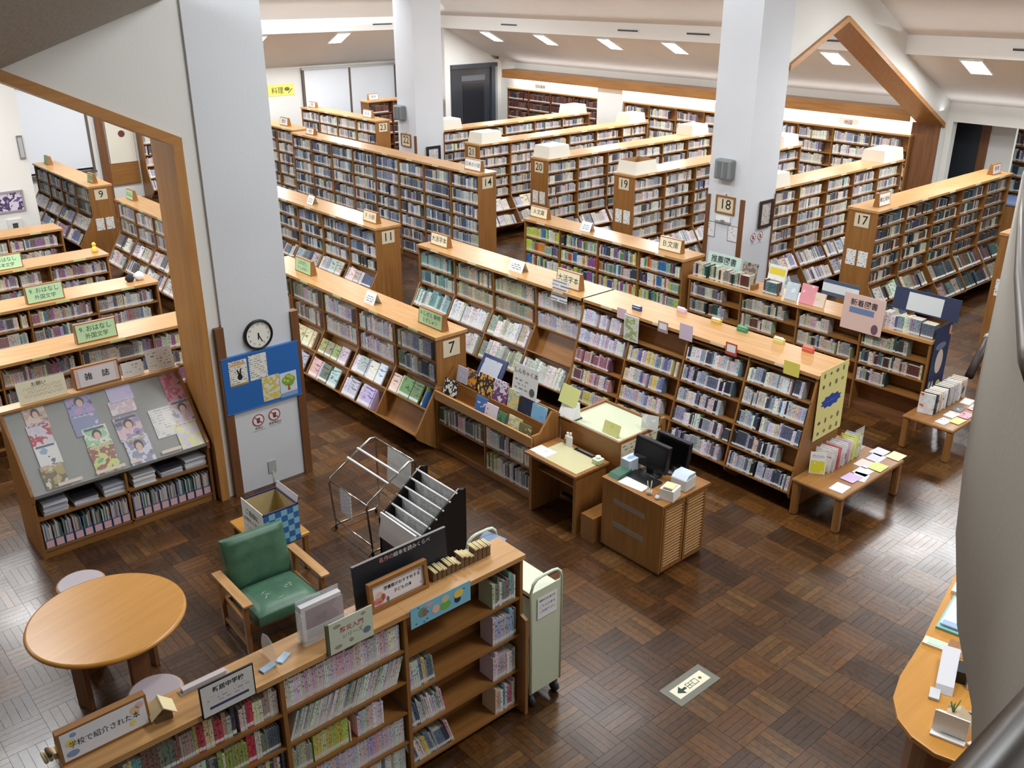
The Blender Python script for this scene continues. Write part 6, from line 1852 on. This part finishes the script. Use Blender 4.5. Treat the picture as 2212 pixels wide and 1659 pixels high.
p = tag(sheet('yellow_poster', 0.58, 0.84, mat('poster_lemon', (234, 226, 150), 0.7), frame((8.69, 4.835, 0.78), (1, 0, 0), (-0.03, 0, 1)), 0.003), 'pale yellow classification poster on the end of the central bookcase', 'poster')
for k in range(4):
    for j in range(6):
        if j in (2, 3) and True:
            continue
        u, v = 0.09 + 0.13 * k, 0.09 + 0.13 * j + (0.03 if j > 3 else -0.02)
        cl = R.choice([(120, 110, 70), (170, 110, 90), (110, 120, 100), (150, 140, 90), (90, 90, 80)])
        patch('pictogram', ell(u, v, R.uniform(0.018, 0.034), R.uniform(0.018, 0.04), 7), mat('yp%d' % cl[0], cl, 0.7), p)
burst = [(0.29 + (0.22 if k % 2 else 0.18) * math.cos(2 * PI * k / 20), 0.43 + (0.085 if k % 2 else 0.065) * math.sin(2 * PI * k / 20)) for k in range(20)]
patch('blue_burst', burst, mat('royal_blue', (40, 76, 170), 0.6), p)
patch('small_title', [(0.18, 0.42), (0.4, 0.42), (0.4, 0.445), (0.18, 0.445)], lines_mat('yb', (40, 76, 170), (150, 170, 222), 0.02, 0.04, 0.8), p, 0.0018)
for k, (y, z) in enumerate(((5.75, 0.42), (5.75, 0.505))):
    t = thing('book_box', 'pale boxed volume on the lowest shelf of the new-book display, %s' % ('lower of two' if k == 0 else 'upper of two'), 'box', (11.55, y, z), RY)
    BOX('carton', -0.13, 0.13, 0, 0.2, 0, 0.08, mat('box_cream', (206, 200, 186), 0.7), t)
    sheet('label', 0.2, 0.055, lines_mat('bb', (190, 186, 176), (60, 60, 60), 0.03, 0.05, 0.7), FY(-0.1, -0.001, 0.012), 0.001, t)

# ------------------------------------------------------------------ loan counter at the right
ct = thing('loan_counter', 'honey-coloured counter with a rounded end at the right edge', 'counter', (0, 0, 0))
edge = [(10.2, 3.02), (7.5, 2.64), (6.37, 2.38), (5.85, 2.29), (5.6, 2.21), (5.42, 2.08), (5.33, 1.93), (5.3, 1.75), (5.36, 1.55), (5.52, 1.4), (5.8, 1.32), (10.2, 1.72)]
G().prism(edge, 'z', 0.71, 0.75).make('worktop', wood('x', 'table'), ct, None, 0.008)
inner = [(10.1, 2.9), (7.5, 2.52), (6.37, 2.26), (5.88, 2.17), (5.66, 2.08), (5.52, 1.98), (5.45, 1.85), (5.44, 1.74), (5.48, 1.6), (5.6, 1.5), (5.83, 1.44), (10.1, 1.84)]
G().prism(inner, 'z', 0.0, 0.71).make('body', wood('z', 'brown'), ct)
G().prism([(5.86, 1.36), (5.9, 1.36), (6.5, 2.05), (6.46, 2.06)], 'z', 0.7502, 0.752).make('inlay_strip', mat('mauve_strip', (150, 130, 120), 0.4), ct)
o = thing('document_tray', 'teal-edged document tray with white papers on the counter', 'tray', (6.86, 2.33, 0.752), 0.18)
BOX('tray_base', -0.26, 0.26, -0.16, 0.1, 0, 0.02, mat('teal_plastic', (130, 186, 186), 0.4), o)
BOX('papers', -0.22, 0.2, -0.13, 0.08, 0.02, 0.04, mat('paper_blue', (222, 228, 232), 0.6), o)
BOX('blue_label', -0.23, -0.16, -0.12, 0.07, 0.04, 0.043, mat('label_blue', (150, 176, 214), 0.6), o)
o = tag(BOX('paper_stack', -0.2, 0.2, -0.1, 0.1, 0, 0.03, M_PAPER), 'white paper stack at the far end of the counter', 'paper')
o.matrix_basis = Matrix.Translation((7.35, 2.46, 0.752)) @ Matrix.Rotation(0.2, 4, 'Z')
o = thing('name_plate', 'cream sign plate with a green card on the counter edge', 'sign', (6.38, 2.31, 0.7505), 0.2)
BOX('plate', -0.05, 0.05, -0.12, 0.06, 0, 0.02, M_CREAM, o)
BOX('card', -0.035, 0.035, -0.08, 0.03, 0.02, 0.023, mat('mint2', (190, 210, 196), 0.6), o)
o = thing('card_holder', 'small wooden card holder behind the sign plate', 'holder', (6.42, 2.16, 0.752), 0.2)
BOX('block', -0.05, 0.07, -0.1, 0.04, 0, 0.05, wood('x', 'oak'), o)
BOX('white_edge', -0.058, -0.05, -0.1, 0.04, 0, 0.055, M_WHITE, o)
o = thing('card_reader', 'grey slanted barcode reader stand with white leaflets on the counter', 'stand', (6.08, 2.05, 0.752), 0.35)
G().prism([(-0.2, 0), (0.2, 0), (0.2, 0.14), (-0.16, 0.05)], 'y', -0.06, 0.06).make('slanted_body', mat('reader_grey', (206, 206, 212), 0.4), o)
BOX('foot', -0.3, -0.18, 0.02, 0.09, 0, 0.02, mat('reader_light', (196, 198, 202), 0.4), o)
BOX('dark_slot', -0.02, 0.12, -0.13, -0.06, 0, 0.1, M_BLACK, o)
BOX('leaflets', -0.06, 0.14, -0.2, -0.14, 0, 0.14, M_PAPER, o)
o = thing('calendar_house', 'white house-shaped desk calendar with a plant at the counter end', 'calendar', (5.62, 1.78, 0.752), 0.25)
BOX('base_tray', -0.16, 0.12, -0.1, 0.12, 0, 0.015, M_WHITE, o)
G().prism([(-0.1, 0.015), (0.06, 0.015), (0.06, 0.1), (-0.02, 0.16), (-0.1, 0.1)], 'x', -0.1, 0.06).make('house_body', mat('kraft', (190, 170, 140), 0.7), o)
sheet('calendar_page', 0.16, 0.11, lines_mat('cal', (232, 232, 228), (60, 60, 60), 0.028, 0.03, 0.8), frame((0.066, -0.1, 0.02), (0, 1, 0), (0, 0, 1)), 0.003, o)
for k in range(6):
    G().tube([(0.0, 0.02, 0.12), (0.03 * math.cos(k), 0.02 + 0.03 * math.sin(k), 0.19 + 0.01 * k)], 0.004, 5).make('leaf', mat('leaf_green', (110, 130, 60), 0.6), o)
BOX('roof_card', -0.11, -0.1, -0.1, 0.12, 0.02, 0.18, M_WHITE, o)
o = tag(BOX('white_strip', 0, 0.22, 0, 0.03, 0, 0.02, M_WHITE), 'thin white strip lying at the near end of the counter', 'ruler')
o.matrix_basis = FU(5.52, 1.62, 0.7525, -0.4)

# exit sign set in the floor
t = thing('floor_exit_sign', 'grey-bordered exit sign with an arrow set in the parquet floor', 'sign', (5.06, 3.645, 0))
BOX('grey_border', 0, 0.52, 0, 0.245, 0, 0.003, mat('floor_grey', (120, 120, 110), 0.3), t)
p = G().box(0, 0.4, 0, 0.125, 0, 0.002).make('panel', mat('panel_ivory', (236, 232, 206), 0.35), t, FU(0.06, 0.06, 0.003))
AG = mat('arrow_green', (24, 60, 44), 0.6)
patch('arrow_head', [(0.035, 0.062), (0.1, 0.112), (0.1, 0.012)], AG, p, 0.0025)
patch('arrow_shaft', [(0.09, 0.05), (0.145, 0.05), (0.145, 0.075), (0.09, 0.075)], AG, p, 0.0026)
text('出', 0.08, AG, p, 0.185, 0.062, z=0.0025, rot=-PI / 2)
text('口', 0.08, AG, p, 0.255, 0.062, z=0.0025, rot=-PI / 2)
patch('dot', ell(0.33, 0.062, 0.016, 0.016), mat('dot_brown', (110, 96, 60), 0.7), p, 0.0025)

# odds and ends in the distance
t = thing('animal_figure', "small yellow animal figure at the end of the third low children's bookcase", 'toy', (5.02, 16.62, 1.2))
G().lathe([(0.045, 0), (0.055, 0.04), (0.03, 0.1), (0.012, 0.12)], 14).make('body', mat('toy_yellow', (226, 206, 90), 0.6), t)
G().lathe([(0.01, 0.1), (0.032, 0.12), (0.034, 0.15), (0.012, 0.175)], 14).make('head', mat('toy_yellow', (226, 206, 90), 0.6), t)
t = thing('plush_toys', "black and white plush toy at the end of the second low children's bookcase", 'toy', (4.9, 14.5, 1.2))
for x, r, c in ((-0.08, 0.07, (40, 40, 44)), (0.07, 0.08, (226, 226, 222))):
    G().lathe([(r * .6, 0), (r, r * .6), (r * .8, r * 1.3), (r * .2, r * 1.7)], 14, 0, (x, 0, 0)).make('toy_body', mat('plush%d' % c[0], c, 0.9), t)
t.name = 'plush_toy'
t = thing('study_table', 'blue-topped table in the corridor at the right edge', 'table', (22.6, 9.4, 0))
BOX('tabletop', -0.9, 1.2, -1.6, 0.2, 0.98, 1.02, mat('table_blue', (130, 150, 190), 0.4), t)
BOX('front_panel', -0.86, -0.82, -1.5, 0.1, 0, 0.98, OZ, t)
t = thing('poster_tube', 'dark rolled poster leaning against the end of bookcase 16', 'tube', (13.2, 5.0, 0.42))
G().tube([(-0.4, -0.1, 0.0), (0.35, 0.02, 0.42)], 0.06, 14).make('roll', mat('roll_dark', (56, 40, 36), 0.5), t)
G().tube([(0.24, 0.0, 0.36), (0.3, 0.012, 0.392)], 0.063, 14).make('band', mat('band_pale', (170, 170, 150), 0.5), t)

# ------------------------------------------------------------------ place the books
rows_txt = ['top', 'second', 'third', 'fourth', 'fifth', 'sixth', 'seventh', 'eighth']


def book_label(c, where, idx, face):
    wh, bay, row, bays, kind = where
    n = cname(c)
    if isinstance(bay, int):
        bay = {0: 'leftmost', bays - 1: 'rightmost'}.get(bay, ONES[bay + 1])
    return '%s book, %s from left, %s row, %s bay of %s' % (n, ordinal(idx), rows_txt[min(row, 7)], bay, wh)


def score(b):
    p, U, N, W, t, d, h, c, where, idx, face = b
    q = view(*p)
    if where is None or q is None or not (0 < q[0] < 2212 and 0 < q[1] < 1650):
        return 0
    wh, bay, row = where[:3]
    if wh == 'bookcase numbered 7' and bay == 0:
        return 0
    if wh == 'large-print bookcase' and row > 2:
        return 0
    if wh.startswith('sloping') and bay < 2 and row > 4:
        return 0
    return t * h / q[2] ** 2


order = sorted(range(len(BOOKS)), key=lambda i: -score(BOOKS[i]))
single = set(i for i in order[:292] if score(BOOKS[i]) > 0)


def unit_book(c):
    """cover boards, spine and page block of unit size: x thickness, y depth (spine at 0), z height"""
    vs, fs, cs, uv = [], [], [], []
    page = lin((226, 218, 198))
    cc = lin(c)

    def box(x0, x1, y0, y1, z0, z1, col, spine=False):
        k = len(vs)
        for z in (z0, z1):
            for y in (y0, y1):
                for x in (x0, x1):
                    vs.append((x, y, z))
        for n, f in enumerate([(0, 2, 3, 1), (4, 5, 7, 6), (0, 1, 5, 4), (2, 6, 7, 3), (0, 4, 6, 2), (1, 3, 7, 5)]):
            fs.append(tuple(k + i for i in f))
            sp = spine and n == 2
            cs.append((*col[:3], 1.0 if sp else 0.0))
            a = R.random() * 40
            uv.extend([(a, 0), (a + 1, 0), (a + 1, 1), (a, 1)] if sp else [(0, 2)] * 4)
    box(0.0, 1.0, 0.0, 0.03, 0, 1, cc, True)
    box(0.0, 0.1, 0.03, 1, 0, 1, cc)
    box(0.9, 1.0, 0.03, 1, 0, 1, cc)
    box(0.1, 0.9, 0.03, 0.97, 0.02, 0.98, page)
    return col_mesh('book', vs, fs, cs, M_BOOK, uv)


CACHE = {}


def quant(c):
    return tuple(int(v) // 14 * 14 + 7 for v in c)


SEEN = {}
for i in sorted(single):
    p, U, N, W, t, d, h, c, where, idx, face = BOOKS[i]
    q = quant(c)
    if q not in CACHE:
        CACHE[q] = unit_book(q)
    o = bpy.data.objects.new('book', CACHE[q])
    COL.objects.link(o)
    Y = -N
    M = Matrix.Identity(4)
    for r in range(3):
        M[r][0], M[r][1], M[r][2], M[r][3] = U[r], Y[r], W[r], p[r]
    o.matrix_basis = M @ Matrix.Diagonal((t, d, h, 1))
    lb = book_label(q, where, idx, face)
    if where[0] == 'foreground bookcase' and where[1] == 'middle' and where[2] == 2:
        lb = lb.replace('book,', 'book (%s),' % ('group of the row' if False else 'row run')).replace(' (row run)', '')
    SEEN[lb] = SEEN.get(lb, 0) + 1
    if SEEN[lb] > 1:
        lb += ', group %s' % ONES[SEEN[lb]]
    tag(o, lb, 'book', 'books on the nearer shelves')

rest = [b for i, b in enumerate(BOOKS) if i not in single]
n = len(rest)
P = np.array([b[0] for b in rest])
U = np.array([b[1] for b in rest])
Y = -np.array([b[2] for b in rest])
W = np.array([b[3] for b in rest])
D = np.array([[b[4], b[5], b[6]] for b in rest])
C = np.array([lin(b[7])[:3] for b in rest])
ix = np.array([(0, 0, 0), (1, 0, 0), (0, 1, 0), (1, 1, 0), (0, 0, 1), (1, 0, 1), (0, 1, 1), (1, 1, 1)], float)
VV = P[:, None, :] + (ix[None, :, 0:1] * D[:, None, 0:1]) * U[:, None, :] + (ix[None, :, 1:2] * D[:, None, 1:2]) * Y[:, None, :] + (ix[None, :, 2:3] * D[:, None, 2:3]) * W[:, None, :]
FQ = np.array([(0, 2, 3, 1), (4, 5, 7, 6), (0, 1, 5, 4), (2, 6, 7, 3), (0, 4, 6, 2), (1, 3, 7, 5)])
FF = (np.arange(n)[:, None, None] * 8 + FQ[None]).reshape(-1, 4)
CC = np.ones((n, 6, 4))
CC[:, :, :3] = C[:, None, :]
CC[:, 1, :3] = np.array(lin((212, 204, 186))[:3]) * 0.95
CC[:, :, 3] = 0
CC[:, 2, 3] = 1
UVv = np.zeros((n, 6, 4, 2))
UVv[:, :, :, 1] = 2
off_ = np.random.RandomState(4).rand(n) * 400
sq = np.array([(0, 0), (1, 0), (1, 1), (0, 1)], float)
UVv[:, 2] = sq[None]
UVv[:, 2, :, 0] += off_[:, None]
me = col_mesh('shelved_books', VV.reshape(-1, 3), FF, CC.reshape(-1, 4), M_BOOK, UVv.reshape(-1, 2))
o = bpy.data.objects.new('shelved_books', me)
COL.objects.link(o)
tag(o, 'the thousands of books filling the farther shelves of the library', 'books', None, 'stuff')
print('books', len(BOOKS), 'single', len(single))
